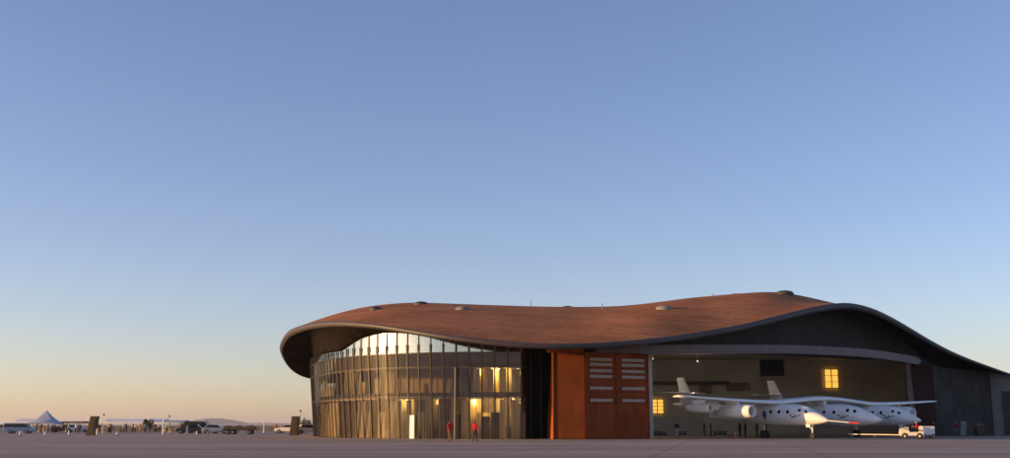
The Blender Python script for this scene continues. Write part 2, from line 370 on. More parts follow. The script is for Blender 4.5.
# match each eave point with a ridge point
rp = np.array([r[:2] for r in ridge])
def match(i):
    """ridge partner: proportion along the length, keeping the left end fanned out"""
    t = i / (ne - 1)
    return ridge[int(round(np.interp(t, [0, .16, 1.0], [0, 20 / len(ridge), 1.0]) * (len(ridge) - 1)))]
front_r = [np.array(match(i)) for i in range(ne)]
sm = np.array(front_r)
for _ in range(6): sm[1:-1] = (sm[:-2] + sm[1:-1] * 2 + sm[2:]) / 4
front_r = list(sm)
NV = 14
rows = []
for j in range(NV + 1):
    v = j / NV; row = []
    for i in range(ne):
        e = eave[i]; r = front_r[i]
        s = 1 - (1 - v) ** 1.6
        p = e + (r - e) * v; p[2] = e[2] + (r[2] - e[2]) * s
        row.append(tuple(p))
    rows.append(row)
# back half of the roof: from the ridge down to the rear eave over the berm
BK = 7
back_e = []
for i in range(ne):
    r = front_r[i]; t = i / (ne - 1)
    back_e.append(np.array([r[0] + np.interp(t, [0, .3, 1], [0, -4, 8]) , np.interp(t, [0, .12, .3, .85, 1], [176, 180, 186, 186, 172]), np.interp(t, [0, .12, .3, .7, 1], [8.5, 8.5, 9.0, 9.5, 5.0])]))
back_e[0] = np.array(eave[0])
for j in range(1, BK + 1):
    v = j / BK; row = []
    for i in range(ne):
        r = front_r[i]; e = back_e[i]; p = r + (e - r) * v; p[2] = r[2] + (e[2] - r[2]) * v ** 1.5
        row.append(tuple(p))
    rows.append(row)
roof = tb(MB().rings(rows, close=False, cap=False), 'roof', M['roof'], smooth='all')
# rounded fascia along the eave
inward = []
for i in range(ne):
    a = np.array(eave[max(i - 1, 0)]); c = np.array(eave[min(i + 1, ne - 1)]); t = (c - a)[:2]; t /= np.linalg.norm(t)
    inward.append(np.array([-t[1], t[0], 0]))
def lerp_i(i, xs, ys): return float(np.interp(i / (ne - 1), xs, ys))
fr = []
NF = 6
for j in range(NF + 1):
    a = math.pi * (0.02 + .93 * j / NF); row = []
    for i in range(ne):
        th = lerp_i(i, [0, .12, .25, .4, .6, .75, .85, .95, 1], [.9, 1.15, .85, .5, .55, .75, .75, .35, .3])
        out = .42 * th * math.sin(a); dn = th * (1 - math.cos(a)) / 2
        p = np.array(eave[i]) - inward[i] * out - np.array([0, 0, dn + .0]); row.append(tuple(p))
    fr.append(row)
tb(MB().rings(fr, close=False, cap=False), 'fascia', M['fascia'], smooth='all')

# glass front line in plan, from its left end to its right end (photo column, distance)
gl_px = [(324, 158), (316.5, 150), (314.5, 143), (317, 136), (323, 130), (332, 125), (345, 121), (360, 118.3), (380, 116), (400, 114.4), (425, 113), (450, 112.2), (485, 111.6), (521.5, 111.2)]
gplan = resample(spline([G(a, d) for a, d in gl_px], 10), 120)
gplan = [np.array([p[0], p[1]]) for p in gplan]
def gpx(p):
    return 505 + F * p[0] / p[1] / 1.0149
gn = []
for i in range(len(gplan)):
    a = gplan[max(0, i - 1)]; c = gplan[min(len(gplan) - 1, i + 1)]; t = (c - a) / np.linalg.norm(c - a)
    gn.append(np.array([t[1], -t[0]]))       # outward
LEAN = 0.085
def gpt(i, z, off=0.0):
    i0 = int(i); i1 = min(i0 + 1, len(gplan) - 1); f = i - i0
    p = gplan[i0] * (1 - f) + gplan[i1] * f; n = gn[i0] * (1 - f) + gn[i1] * f
    q = p + n * (LEAN * z + off); return (q[0], q[1], z)
top_x = [300, 313, 334, 351, 362, 372, 385, 400, 420, 440, 480, 522]
top_h = [9.7, 9.6, 9.25, 9.2, 9.9, 10.45, 10.75, 10.75, 10.45, 10.15, 9.65, 9.2]
def gtop(i):
    p = gplan[int(round(i))]
    if p[1] > 138: return 9.65
    return float(np.interp(gpx(p), top_x, top_h))
NG = len(gplan)
Z1, Z2, Z3 = 4.15, 7.1, 8.5
# soffit: from the foot of the fascia to the head of the wall below
fac = empty  # (name kept free)
facade_a = Vector((14.5, 113.6)); facade_b = Vector((49.9, 139.6))
wall_px = [(905, 139.8), (936, 143), (993, 149.5), (1030, 153)]
inner_ctrl = []
for i in range(0, NG, 4):
    z = gtop(i) + .05; q = gpt(i, z, -.1); inner_ctrl.append(np.array(q))
zl = lambda px, py, d: P(px, py, d).z
inner_ctrl += [np.array((4.6, 111.0, 9.0)), np.array((8.5, 110.9, 9.1))]
gab = []
for px, py in [(650, 341), (690, 336), (730, 329.5), (770, 321.5), (800, 315), (830, 309.5), (860, 309), (880, 317), (900, 330)]:
    k = (px - 505) / F / 1.0149 * 1.0
    # intersection of the column with the facade line
    d = facade_b - facade_a; t = (k * facade_a.y - facade_a.x) / (d.x - k * d.y)
    q = facade_a + d * t
    gab.append((q.x, q.y, P(px, py + 1, q.y).z))
inner_ctrl += [np.array(g) for g in gab]
for px, d, z in [(936, 143, 8.9), (965, 146.3, 8.5), (993, 149.5, 8.35), (1030, 153, 7.6)]:
    q = G(px, d); inner_ctrl.append(np.array((q.x, q.y, z)))
inner_s = spline(inner_ctrl, 6)
# eave index range that faces those walls: split by plan proximity
inner = []
ia = np.array(inner_s)
k0 = 0
for i in range(ne):
    px_e = 505 + F * eave[i][0] / eave[i][1] / 1.0149
    if i / (ne - 1) < .13:
        k = int(np.interp(i / (ne - 1), [0, .13], [0, 30]))
    else:
        pxs = 505 + F * ia[:, 0] / ia[:, 1] / 1.0149
        # first inner point right of the eave column beyond the last
        cand = [q for q in range(k0, len(ia)) if pxs[q] >= px_e]
        k = cand[0] if cand else len(ia) - 1
    k = max(k, k0); k0 = k
    inner.append(ia[k].copy())
inner = np.array(inner)
for _ in range(4): inner[1:-1] = (inner[:-2] + inner[1:-1] * 2 + inner[2:]) / 4
so_rows = []
NS = 8
for j in range(NS + 1):
    v = j / NS; row = []
    for i in range(ne):
        a = np.array(fr[-1][i]); b_ = inner[i]; p = a + (b_ - a) * v
        p[2] = a[2] + (b_[2] - a[2]) * (v ** 1.35)
        row.append(tuple(p))
    so_rows.append(row)
# carry the ceiling on behind the walls
row = []
for i in range(ne):
    b_ = inner[i]; n = inward[i]; row.append((b_[0] + n[0] * .4, b_[1] + n[1] * .4, b_[2] + .05))
so_rows.append(row)
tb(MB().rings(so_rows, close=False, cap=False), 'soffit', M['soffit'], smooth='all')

# curtain wall: one skin of panes (lower, spandrel strip left dark behind) with each mullion its own piece
gm = MB()
def strip(mb, zf0, zf1, off, i0=0, i1=None, step=1):
    i1 = NG - 1 if i1 is None else i1
    idx = list(range(i0, i1 + 1, step))
    lo = [gpt(i, zf0(i) if callable(zf0) else zf0, off) for i in idx]; hi = [gpt(i, zf1(i) if callable(zf1) else zf1, off) for i in idx]
    mb.rings([lo, hi], close=False, cap=False); return mb
cw = tb(strip(gm, 0.0, Z3, 0.0), 'curtain_wall', M['glass'], recalc=False)
# clerestory: upright coated panes above the spandrel
cm = MB()
ci = [i for i in range(NG)]
lo = []; hi = []
for i in ci:
    q = gpt(i, Z3, -.02); lo.append(q); hi.append((q[0], q[1], max(gtop(i), Z3 + .02)))
cm.rings([lo, hi], close=False, cap=False)
clere = tb(cm, 'clerestory', M['glass_mirror'], recalc=False)
# mullions
arc = np.r_[0, np.cumsum([np.linalg.norm(gplan[i + 1] - gplan[i]) for i in range(NG - 1)])]
nm = int(arc[-1] / 1.28); rp0 = random.Random(12)
for k in range(nm + 1):
    s = arc[-1] * k / nm; i = float(np.interp(s, arc, np.arange(NG)))
    z1 = min(gtop(i) - .05, Z3 + .85)
    a = Vector(gpt(i, 0, .03)); c = Vector(gpt(i, z1, .03)); n = gn[int(i)]; t = np.array([-n[1], n[0]])
    mbm = MB(); hw = .075; dp = .08
    for (p) in (0,):
        vs_ = []
        for q in (a, c):
            for (u, v) in ((-hw, 0), (hw, 0), (hw, dp), (-hw, dp)):
                vs_.append((q.x + t[0] * u + n[0] * v, q.y + t[1] * u + n[1] * v, q.z))
        mbm.add(vs_, [(0, 3, 2, 1), (4, 5, 6, 7), (0, 1, 5, 4), (1, 2, 6, 5), (2, 3, 7, 6), (3, 0, 4, 7)])
    tb(mbm, 'mullion', M['mullion'], cw)
    # slimmer fin between, tipped a little to one side
    if k < nm:
        ih = float(np.interp(arc[-1] * (k + .5) / nm, arc, np.arange(NG))); it = float(np.clip(ih + (rp0.random() - .5) * .35, 0, NG - 1))
        a = Vector(gpt(ih, 0.02, -.06)); c = Vector(gpt(it, Z3 - .02, -.06))
        tb(MB().tube([a, c], .028, 6), 'mullion', M['mullion'], cw)
    # clerestory bars
    zt = gtop(i) - .03
    if zt > Z3 + .4:
        q = gpt(i, Z3, .02)
        cb = MB().box((q[0] + n[0] * .03, q[1] + n[1] * .03, (Z3 + zt) / 2), (.07, .06, zt - Z3), math.atan2(t[1], t[0]))
        tb(cb, 'mullion', M['mullion'], clere)
# transoms
for z in (Z1, Z2, Z3):
    tm = MB(); r0 = [gpt(i, z - .05, .01) for i in range(NG)]; r1 = [gpt(i, z - .05, .09) for i in range(NG)]; r2 = [gpt(i, z + .05, .09) for i in range(NG)]; r3 = [gpt(i, z + .05, .01) for i in range(NG)]
    tm.rings([[r0[i], r1[i], r2[i], r3[i]] for i in range(NG)]); tb(tm, 'transom', M['mullion'], cw)
# coping along the head of the left glass
# interior: floor decks, spandrel bands, wood-lined rooms
def deck(z0, z1, off, depth, name, m):
    d = MB(); r = []
    for i in range(NG):
        o0 = gpt(i, 0, off); n = gn[i]; x, y = o0[0], o0[1]; bx, by = x - n[0] * depth, y - n[1] * depth
        lean0 = n * LEAN * z0
        r.append([(x + lean0[0], y + lean0[1], z0), (x + lean0[0], y + lean0[1], z1), (bx, by, z1), (bx, by, z0)])
    d.rings(r); return tb(d, name, m)
deck(Z1, Z1 + .42, -.35, 6.5, 'floor_deck', M['slab'])
deck(Z2 + .05, Z3 - .04, -.18, 6.0, 'spandrel', M['slab'])
# bright ceiling trims under the decks (catch the sun)
for z in (Z1 - .22, Z2 - .14):
    for k in range(0, NG - 3, 4):
        tmb = MB(); a0 = gpt(k, z, -.3); a1 = gpt(k + 2.6, z, -.3); a2 = gpt(k + 2.6, z + .2, -.3); a3 = gpt(k, z + .2, -.3)
    # one continuous light trough per storey
    tr = MB(); rr = []
    for i in range(NG):
        rr.append([gpt(i, z, -.10), gpt(i, z + .16, -.10), gpt(i, z + .16, -.22), gpt(i, z, -.22)])
    tr.rings(rr); tb(tr, 'ceiling_trim', M['bright'])
# back walls of the two storeys behind the glass
iw = MB(); rr = [[], []]
for i in range(NG):
    q = gpt(i, 0, -4.2); rr[0].append((q[0], q[1], 0)); rr[1].append((q[0], q[1], Z1))
iw.rings(rr, close=False, cap=False); tb(iw, 'ground_floor_wall', M['plaster'])
iw = MB(); rr = [[], []]
for i in range(NG):
    q = gpt(i, 0, -5.0); rr[0].append((q[0], q[1], Z1 + .42)); rr[1].append((q[0], q[1], Z2 + .05))
iw.rings(rr, close=False, cap=False); tb(iw, 'upper_floor_wall', M['plaster'])
iw = MB(); rr = [[], []]
for i in range(NG):
    q = gpt(i, 0, -3.0); rr[0].append((q[0], q[1], Z3)); rr[1].append((q[0], q[1], max(Z3 + .1, gtop(i) - .2)))
iw.rings(rr, close=False, cap=False); tb(iw, 'attic_wall', M['concrete_light'])
# partitions added across the sunlight so that their faces show gold
def partition(i, off0, off1, z0, z1, m, w_=1.1):
    a = gpt(i, 0, off0); c = gpt(i + w_, 0, off1)
    return tb(MB().wall(a, c, z0, z1, .18), 'partition', m)
rp_ = random.Random(4)
for i in range(14, NG - 2, 3):
    px = gpx(gplan[i])
    if px < 330: continue
    if rp_.random() < .82:
        partition(i + rp_.random(), -.9 - rp_.random() * .9, -3.6, 0.02, Z1 - .02 if rp_.random() < .7 else 2.6, M['oak'], 1.2 + rp_.random())
for i in range(10, NG - 2, 3):
    px = gpx(gplan[i])
    if px > 462 or (325 < px < 362 and rp_.random() < .6):
        partition(i + rp_.random(), -.8 - rp_.random() * .8, -4.2, Z1 + .44, Z2 + .03 if px < 480 else Z2, M['oak'], 1.1 + rp_.random())
# tall blinds added behind the panes, turned to catch low sun as gold
for k in range(nm):
    s = arc[-1] * (k + .5) / nm; i = float(np.interp(s, arc, np.arange(NG))); px = gpx(gplan[int(i)])
    if px < 322 or gplan[int(i)][1] > 140: continue
    for storey in (0, 1):
        if storey == 0:
            if rp_.random() < (.26 if px > 456 else .33) or 424 < px < 457 or 338 < px < 350: continue
            z0, z1 = .05, Z1 - .3 if rp_.random() < .75 else 2.7
        else:
            if not (px > 468 or rp_.random() < .28): continue
            z0, z1 = Z1 + .44, (Z2 - .2 if px > 468 else Z2 - .2 - rp_.random() * 1.2)
        q = gpt(i, 0, -.62 - .5 * rp_.random()); w_ = .42 + .5 * rp_.random(); ang = R(-30 + 18 * rp_.random())
        bl = MB().box((q[0], q[1], (z0 + z1) / 2), (w_, .03, z1 - z0), ang); tb(bl, 'added_blind', M['added_blind'])
# lamps added under the decks to brighten the rooms behind the glass
def added_room_lamp(px, z, back, power):
    i = min(range(NG), key=lambda k: abs(gpx(gplan[k]) - px) + (50 if gplan[k][1] > 138 else 0)); q = gpt(i, 0, -back)
    lp = MB().ell((q[0], q[1], z), (.14, .14, .06)); tb(lp, 'ceiling_lamp', M['lamp'], smooth='all')  # fixture added to go with the point light below it
    l_ = bpy.data.lights.new('added_room_lamp', 'POINT'); l_.energy = power * .9; l_.color = (1.0, .70, .30); l_.shadow_soft_size = .2
    o_ = bpy.data.objects.new('added_room_lamp_light', l_); col.objects.link(o_); o_.location = (q[0], q[1], z - .3)
for px, pw in ((362, 60), (396, 60), (470, 120), (490, 90), (510, 120)): added_room_lamp(px, Z1 - .16, 2.3, pw)
for px in (430,): added_room_lamp(px, Z1 - .16, 2.6, 60)
for px in (476, 497, 514): added_room_lamp(px, Z2 - .12, 2.4, 130)
for px in (352,): added_room_lamp(px, Z2 - .12, 2.8, 60)
for px, bk, w_, h_, mt in ((347, 1.6, 2.4, 1.1, 'dark'), (372, 2.2, 1.8, .9, 'slab'), (436, 1.8, 2.8, 1.1, 'dark'), (449, 2.4, 1.6, 2.4, 'slab'), (480, 2.0, 1.2, 2.2, 'slab'), (498, 1.2, 1.3, 2.6, 'dark'), (511, 1.6, .9, 1.2, 'slab')):
    i = min(range(NG), key=lambda k: abs(gpx(gplan[k]) - px) + (50 if gplan[k][1] > 138 else 0)); q = gpt(i, 0, -bk)
    tb(MB().box((q[0], q[1], h_ / 2 + .01), (w_, .5, h_), math.atan2(gn[i][0], -gn[i][1])), 'counter', M[mt], bevel=.03)
# entrance: bright open door leaf
ed = [i for i in range(NG) if gpx(gplan[i]) >= 414][0]
dn = MB(); q = gpt(ed, 1.25, .12)
dn.box((q[0], q[1] - .2, 1.18), (.66, .08, 2.3), R(-44)); tb(dn, 'open_door', M['whitem'])
cn = MB().tube([G(455, 111.0), G(455, 111.0) + Vector((0, 0, 7.0))], [.11, .09], 10)
tb(cn, 'column', M['concrete_light'])

# recess between glass and door box
tb(MB().wall(G(519, 115.5), G(552, 116.5), 0, 9.2, .2), 'recess_wall', M['darkglass'])
for px in (531, 541):
    q = G(px, 115.6); tb(MB().box((q.x, q.y - .2, 4.5), (.12, .12, 9.0)), 'recess_post', M['dark'])
q = gplan[-1]; tb(MB().wall((q[0], q[1] + .02), (q[0] - .1, 116.5), 0, 9.1, .2), 'end_wall', M['dark'])
# weathered-steel door box: bright splayed jamb, plain leaf, two louvred leaves
J0 = G(553, 110.0); J1 = G(585.5, 109.8); J2 = G(617.5, 111.5); J3 = G(650, 113.4)
HD = P(590, 352.3, 110.4).z
jm = MB(); jb = G(546.5, 113.6); jt = P(551, 350, 113.2)
jm.add([(J0.x, J0.y, 0), (J0.x, J0.y, HD), (jt.x, jt.y, HD), (jb.x, jb.y, 0), (J0.x + .5, J0.y + .3, 0), (J0.x + .5, J0.y + .3, HD), (jt.x + .6, jt.y, HD), (jb.x + .6, jb.y, 0)],
       [(0, 1, 2, 3), (7, 6, 5, 4), (0, 4, 5, 1), (3, 2, 6, 7), (1, 5, 6, 2), (0, 3, 7, 4)])
tb(jm, 'door_jamb', M['corten'])
def leaf(a, c, m, louv, name='hangar_door'):
    a = Vector((a.x, a.y, 0)); c = Vector((c.x, c.y, 0)); d = (c - a).normalized(); n = Vector((d.y, -d.x, 0))
    L = (c - a).length
    o = tb(MB().wall(a + n * -.2, c - d * .04 + n * -.2, 0.05, HD - .04, .36), name, m)
    fm = MB()
    for (x0, x1, z0, z1) in ((.0, .12, .05, HD - .06), (L - .16, L - .05, .05, HD - .06)):
        p = a + d * ((x0 + x1) / 2) + n * .02; fm.box((p.x, p.y, (z0 + z1) / 2), (x1 - x0, .09, z1 - z0), math.atan2(d.y, d.x))
    tb(fm, 'stile', m, o)
    for (py, hh) in louv:
        hh *= .82
        z = P((585 + 650) / 2, py, 111.8).z
        p = a + d * (L * .5) + n * .0
        lm = MB()
        lm.box((p.x + n.x * .02, p.y + n.y * .02, z), (L * .74, .06, hh * 1.05), math.atan2(d.y, d.x), mi=1)
        for q in range(4):
            zz = z - hh * .5 + hh * (q + .5) / 4
            lm.box((p.x + n.x * .07, p.y + n.y * .07, zz), (L * .70, .10, hh / 4 * .72), rot=Matrix.Rotation(math.atan2(d.y, d.x), 3, 'Z') @ Matrix.Rotation(R(-35), 3, 'X'))
        tb(lm, 'louvre', [M['louvre'], M['corten_door']], o)
    return o
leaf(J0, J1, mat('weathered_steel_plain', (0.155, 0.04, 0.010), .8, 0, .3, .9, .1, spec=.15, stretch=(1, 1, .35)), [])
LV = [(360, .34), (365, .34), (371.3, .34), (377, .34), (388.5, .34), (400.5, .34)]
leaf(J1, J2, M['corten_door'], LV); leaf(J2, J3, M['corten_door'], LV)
hb = MB(); 
hb.wall((J0.x - .5, J0.y + .35), (J1.x, J1.y + .1), HD, HD + .72, .7); tb(hb, 'door_header', M['corten'])
hb = MB().wall((J1.x + .02, J1.y + .1), (J3.x, J3.y + .1), HD, HD + .62, .6); tb(hb, 'door_header', M['redwall'])
tb(MB().wall((J0.x - .6, J0.y + 1.2), (J1.x, J1.y + 1.0), HD + .74, HD + 1.7, .3), 'lintel_panel', M['gable'])
tb(MB().wall((J1.x, J1.y + 1.0), (J3.x + .2, J3.y + .8), HD + .64, HD + 2.2, .3), 'lintel_panel', M['gable'])
# gable wall above the hangar mouth (follows the eave) and the curved canopy beam
HB = 9.1
gw = MB(); lo = []; hi = []
for (x, y, z) in gab: lo.append((x, y, HB)); hi.append((x, y, z + .25))
gs_lo = spline(lo, 5); gs_hi = spline(hi, 5)
gw.rings([gs_lo, gs_hi], close=False, cap=False); tb(gw, 'gable_wall', M['gable'], recalc=False)
beam_px = [(588, 348.2, 110.0), (620, 348.4, 110.8), (650, 349, 112.2), (690, 348.5, 115.0), (740, 348.6, 118.3), (790, 348.8, 122.2), (830, 350.3, 125.8), (870, 353, 130.2), (900, 357.2, 134.3), (921, 361, 137.3)]
bs = spline([P(*b_) for b_ in beam_px], 6)
bm_ = MB(); rr = []
for i, p in enumerate(bs):
    a = bs[max(0, i - 1)]; c = bs[min(len(bs) - 1, i + 1)]; t = (c - a)[:2]; t = t / np.linalg.norm(t); n = np.array([t[1], -t[0]])
    hh = .42 * min(1, (len(bs) - 1 - i) / 3 + .35); dp = 1.8
    rr.append([(p[0] + n[0] * .0, p[1] + n[1] * .0, p[2] - hh), (p[0], p[1], p[2] + hh), (p[0] - n[0] * dp, p[1] - n[1] * dp, p[2] + hh), (p[0] - n[0] * dp, p[1] - n[1] * dp, p[2] - hh)])
bm_.rings(rr); beam = tb(bm_, 'canopy_beam', M['beam'])
ln = MB(); rr = []
for i, p in enumerate(bs[10:-1]):
    j = i + 10; a = bs[j - 1]; c = bs[j + 1]; t = (c - a)[:2]; t = t / np.linalg.norm(t); n = np.array([t[1], -t[0]])
    q = np.array([p[0], p[1]]) + n * .06
    rr.append([(q[0], q[1], p[2] - .50), (q[0], q[1], p[2] - .36), (q[0] - n[0] * .058, q[1] - n[1] * .058, p[2] - .36), (q[0] - n[0] * .058, q[1] - n[1] * .058, p[2] - .50)])
ln.rings(rr); tb(ln, 'drip_edge', M['beam'], beam)
# hangar interior
BW = 160.0
tb(MB().wall((0, BW), (61, BW), 0, 10.6, .4), 'hangar_back_wall', M['hangar_wall'])
tb(MB().wall((14.9, 114.6), (2, 160), 0, (8.9, 10.5), .4), 'hangar_side_wall', M['hangar_wall'])
tb(MB().wall((51.2, 141.5), (60, 160), 0, (9.4, 10.4), .4), 'hangar_side_wall', M['hangar_wall'])
ce = MB().add([(14.2, 115.5, 9.3), (30, 125.6, 10.2), (50, 140.6, 9.6), (61, 160.2, 10.55), (0, 160.2, 10.55)], [(0, 1, 2, 3, 4)])
tb(ce, 'hangar_ceiling', M['hangar_wall'], recalc=False)
def bwp(px0, px1, py0, py1, y, th, name, m, parent=None):
    a = P(px0, py1, y); c = P(px1, py0, y)
    return tb(MB().box(((a.x + c.x) / 2, y, (a.z + c.z) / 2), (c.x - a.x, th, c.z - a.z)), name, m, parent)
bwp(640, 703, 417, 438, 157.0, .5, 'workshop_partition', M['grey_wall'])
bwp(640, 728, 381.5, 384, 158.6, 1.6, 'crane_beam', M['dark'])
bwp(727, 750, 382.5, 391, 159.7, .3, 'wall_vent', M['plaster'])
bwp(760.5, 783, 360, 376, 159.6, .5, 'wall_screen', M['screen'])
bwp(700, 712, 385, 394, 159.7, .3, 'wall_vent', M['plaster'])
def win(px0, px1, py0, py1, nx, nz):
    a = P(px0, py1, 159.5); c = P(px1, py0, 159.5); y = 159.55
    pane = tb(MB().box(((a.x + c.x) / 2, y + .1, (a.z + c.z) / 2), (c.x - a.x, .1, c.z - a.z)), 'window', M['lampglass'])
    fm = MB(); t = .14
    for i in range(nx + 1):
        x = a.x + (c.x - a.x) * i / nx; fm.box((x, y - .02, (a.z + c.z) / 2), (t * .7 if i not in (0, nx) else .12, .18, c.z - a.z + .2))
    for k in range(nz + 1):
        z = a.z + (c.z - a.z) * k / nz; fm.box(((a.x + c.x) / 2, y - .021, z), (c.x - a.x - .02, .16, .06 if k not in (0, nz) else .12))
    tb(fm, 'window_frame', M['plaster'], pane)
win(651, 663.5, 399, 413.5, 2, 4); win(825, 838, 369, 388, 2, 3)
for (px, py, d) in [(653, 358.5, 130), (697.5, 361, 140)]:
    q = P(px, py, d); lm = MB().ell((q.x, q.y, q.z), (.05, .05, .05)); lamp = tb(lm, 'ceiling_lamp', M['lamp'], smooth='all')
    ld_ = bpy.data.lights.new('hangar_lamp', 'POINT'); ld_.energy = 135; ld_.color = (1.0, .87, .68); ld_.shadow_soft_size = .25
    lo_ = bpy.data.objects.new('hangar_lamp_light', ld_); col.objects.link(lo_); lo_.location = (q.x, q.y, q.z - .4)
    tb(MB().tube([(q.x, q.y, q.z + .08), (q.x, q.y, 10.7)], .02, 6), 'lamp_rod', M['pole'], lamp)
# right jamb and the wings to its right
q0 = P(911.8, 436, 140.0); q1 = P(905.3, 362, 140.0)
jm = MB(); 
jm.add([(q0.x, q0.y, 0), (q0.x + .75, q0.y, 0), (q0.x + .75, q0.y + .8, 0), (q0.x, q0.y + .8, 0), (q1.x, q1.y, 9.4), (q1.x + .55, q1.y, 9.4), (q1.x + .55, q1.y + .8, 9.4), (q1.x, q1.y + .8, 9.4)],
       [(0, 3, 2, 1), (4, 5, 6, 7), (0, 1, 5, 4), (1, 2, 6, 5), (2, 3, 7, 6), (3, 0, 4, 7)])
tb(jm, 'hangar_jamb', M['beam'])
a = G(912, 140.9); c = G(936, 143)
tb(MB().wall(a, c, 0, 9.1, .3), 'red_door', M['redwall'])
tb(MB().wall((gab[-1][0] - .1, gab[-1][1] - .05), (c.x + .3, c.y + .2), HB - .2, (gab[-1][2] + .3, 9.6), .25), 'gable_wall', M['gable'])
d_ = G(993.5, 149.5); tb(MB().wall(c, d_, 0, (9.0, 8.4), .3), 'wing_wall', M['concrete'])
cj = MB()
for k in range(1, 6):
    p = c + (d_ - c) * k / 6
    cj.box((p.x, p.y - .16, 4.1), (.07, .05, 8.0), math.atan2(d_.y - c.y, d_.x - c.x))
tb(cj, 'wall_joint', M['concrete'])
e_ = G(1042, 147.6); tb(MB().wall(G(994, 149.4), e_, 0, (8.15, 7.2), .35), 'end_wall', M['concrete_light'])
q = G(1012, 148.6); tb(MB().box((q.x, q.y - .22, 2.9), (1.9, .12, 5.8), math.atan2(e_.y - d_.y, e_.x - d_.x)), 'end_door', M['dark'])
# roof furniture
def on_roof(px, py):
    """nearest roof vertex to a sight line, so that vents stand on the sheet"""
    best = None
    for row in rows:
        for p in row:
            q = Vector(p); v = P(px, py, q.y); dd = (v - q).length
            if best is None or dd < best[0]: best = (dd, q)
    return best[1]
for (px, py, rx, rz) in [(376, 308.5, 1.3, .45), (422, 303.8, 1.5, .45), (463, 309.5, 1.4, .5), (568, 309, 1.5, .55), (647, 308, 1.5, .5), (664, 307, 1.6, .45), (735, 296.0, 1.2, .4), (784, 293.5, 1.9, .55)]:
    q = on_roof(px, py)
    dm = MB()
    rr = []; rx *= .62; rz *= .75
    for (f, h) in [(1.0, -.4), (1.0, .02), (.93, .35), (.72, .7), (.4, .92), (.12, 1.0)]:
        rr.append([(q.x + rx * f * math.cos(t), q.y + rx * f * math.sin(t), q.z + (rz * h if h > 0 else h)) for t in [2 * math.pi * k / 16 for k in range(16)]])
    dm.rings(rr); tb(dm, 'skylight', M['fascia'] if px not in (664, 463) else M['concrete_light'], smooth='all')
for (px, py, h) in [(531, 308.5, .9), (601, 310, .7), (712, 298, .5)]:
    q = on_roof(px, py); tb(MB().tube([q - Vector((0, 0, .2)), q + Vector((0, 0, h))], .06, 8), 'roof_mast', M['pole'])

# ------------------------------------------------------------------ the carrier aircraft and the space plane
NOSE = Vector((0.577, -0.817)); HEAD = math.atan2(NOSE.y, NOSE.x)
AC = G(0, 1).copy()
ACX, ACY = 33.95, 122.0
W = empty('carrier_aircraft', 'white twin-fuselage aircraft with long thin wing parked nose-out at the hangar', 'aircraft', (ACX, ACY, 0), HEAD)
def prof(tab, t):
    xs = [q[0] for q in tab][::-1]
    return [float(np.interp(t, xs, [q[k] for q in tab][::-1])) for k in (1, 2, 3)]
def smooth_tab(tab, n):
    s = spline([np.array(q) for q in tab], n); return [tuple(q) for q in s]
boom_tab = smooth_tab([(8.0, 1.80, .04, .04), (7.75, 1.83, .22, .20), (7.1, 1.93, .48, .44), (6.2, 2.08, .74, .70), (5.2, 2.27, .93, .93), (4.2, 2.38, 1.04, 1.06), (2.5, 2.42, 1.09, 1.09), (0, 2.45, 1.09, 1.08), (-2.2, 2.55, .98, .96), (-4.8, 2.85, .66, .64), (-8, 3.2, .42, .42), (-12.3, 3.55, .30, .32), (-14.4, 3.68, .10, .12)], 4)
boom_tab = [(t * .93 if t > 0 else t, z, a, b_) for (t, z, a, b_) in boom_tab]
ship_tab = smooth_tab([(8.1, 1.85, .04, .04), (7.8, 1.87, .24, .22), (7.1, 1.97, .55, .50), (6.1, 2.12, .84, .80), (5.0, 2.28, 1.04, 1.02), (3.6, 2.38, 1.14, 1.14), (1.5, 2.42, 1.15, 1.15), (-3, 2.45, 1.12, 1.1), (-6, 2.5, .95, .9), (-8.6, 2.55, .62, .6), (-9.2, 2.55, .45, .42)], 4)
def fuse(tab, y0, n=28):
    mb = MB(); mb.rings([[(t, y0 + ry * math.cos(a), zc + rz * math.sin(a)) for a in [2 * math.pi * k / n for k in range(n)]] for (t, zc, ry, rz) in tab]); return mb
def patch(mb, tab, y0, t, phi, rt, rp, side, off=.015, n=16, shape=None):
    """small panel following the skin: centre at station t, angle phi above the side"""
    pts = shape or [(rt * math.cos(2 * math.pi * k / n), rp * math.sin(2 * math.pi * k / n)) for k in range(n)]
    vsn = []
    for (a, b_) in pts:
        zc, ry, rz = prof(tab, t + a); ph = phi + b_ / max(ry, .2)
        vsn.append((t + a, y0 + side * (ry + off) * math.cos(ph), zc + (rz + off) * math.sin(ph)))
    zc, ry, rz = prof(tab, t); c = (t, y0 + side * (ry + off) * math.cos(phi), zc + (rz + off) * math.sin(phi)) if shape is None else None
    if shape is None:
        mb.add([c] + vsn, [(0, 1 + k, 1 + (k + 1) % n) for k in range(n)])
    else:
        h = len(vsn) // 2
        mb.add(vsn, [(k, k + 1, len(vsn) - 2 - k, len(vsn) - 1 - k) for k in range(h - 1)])
def crescent(L, drop, th, n=8):
    up = []; dn = []
    for k in range(n + 1):
        u = -1 + 2 * k / n
        up.append((u * L / 2, -drop * (1 - u * u))); dn.append((u * L / 2, -drop * (1 - u * u) - th * (1 - u * u) - .01))
    return up + dn[::-1]
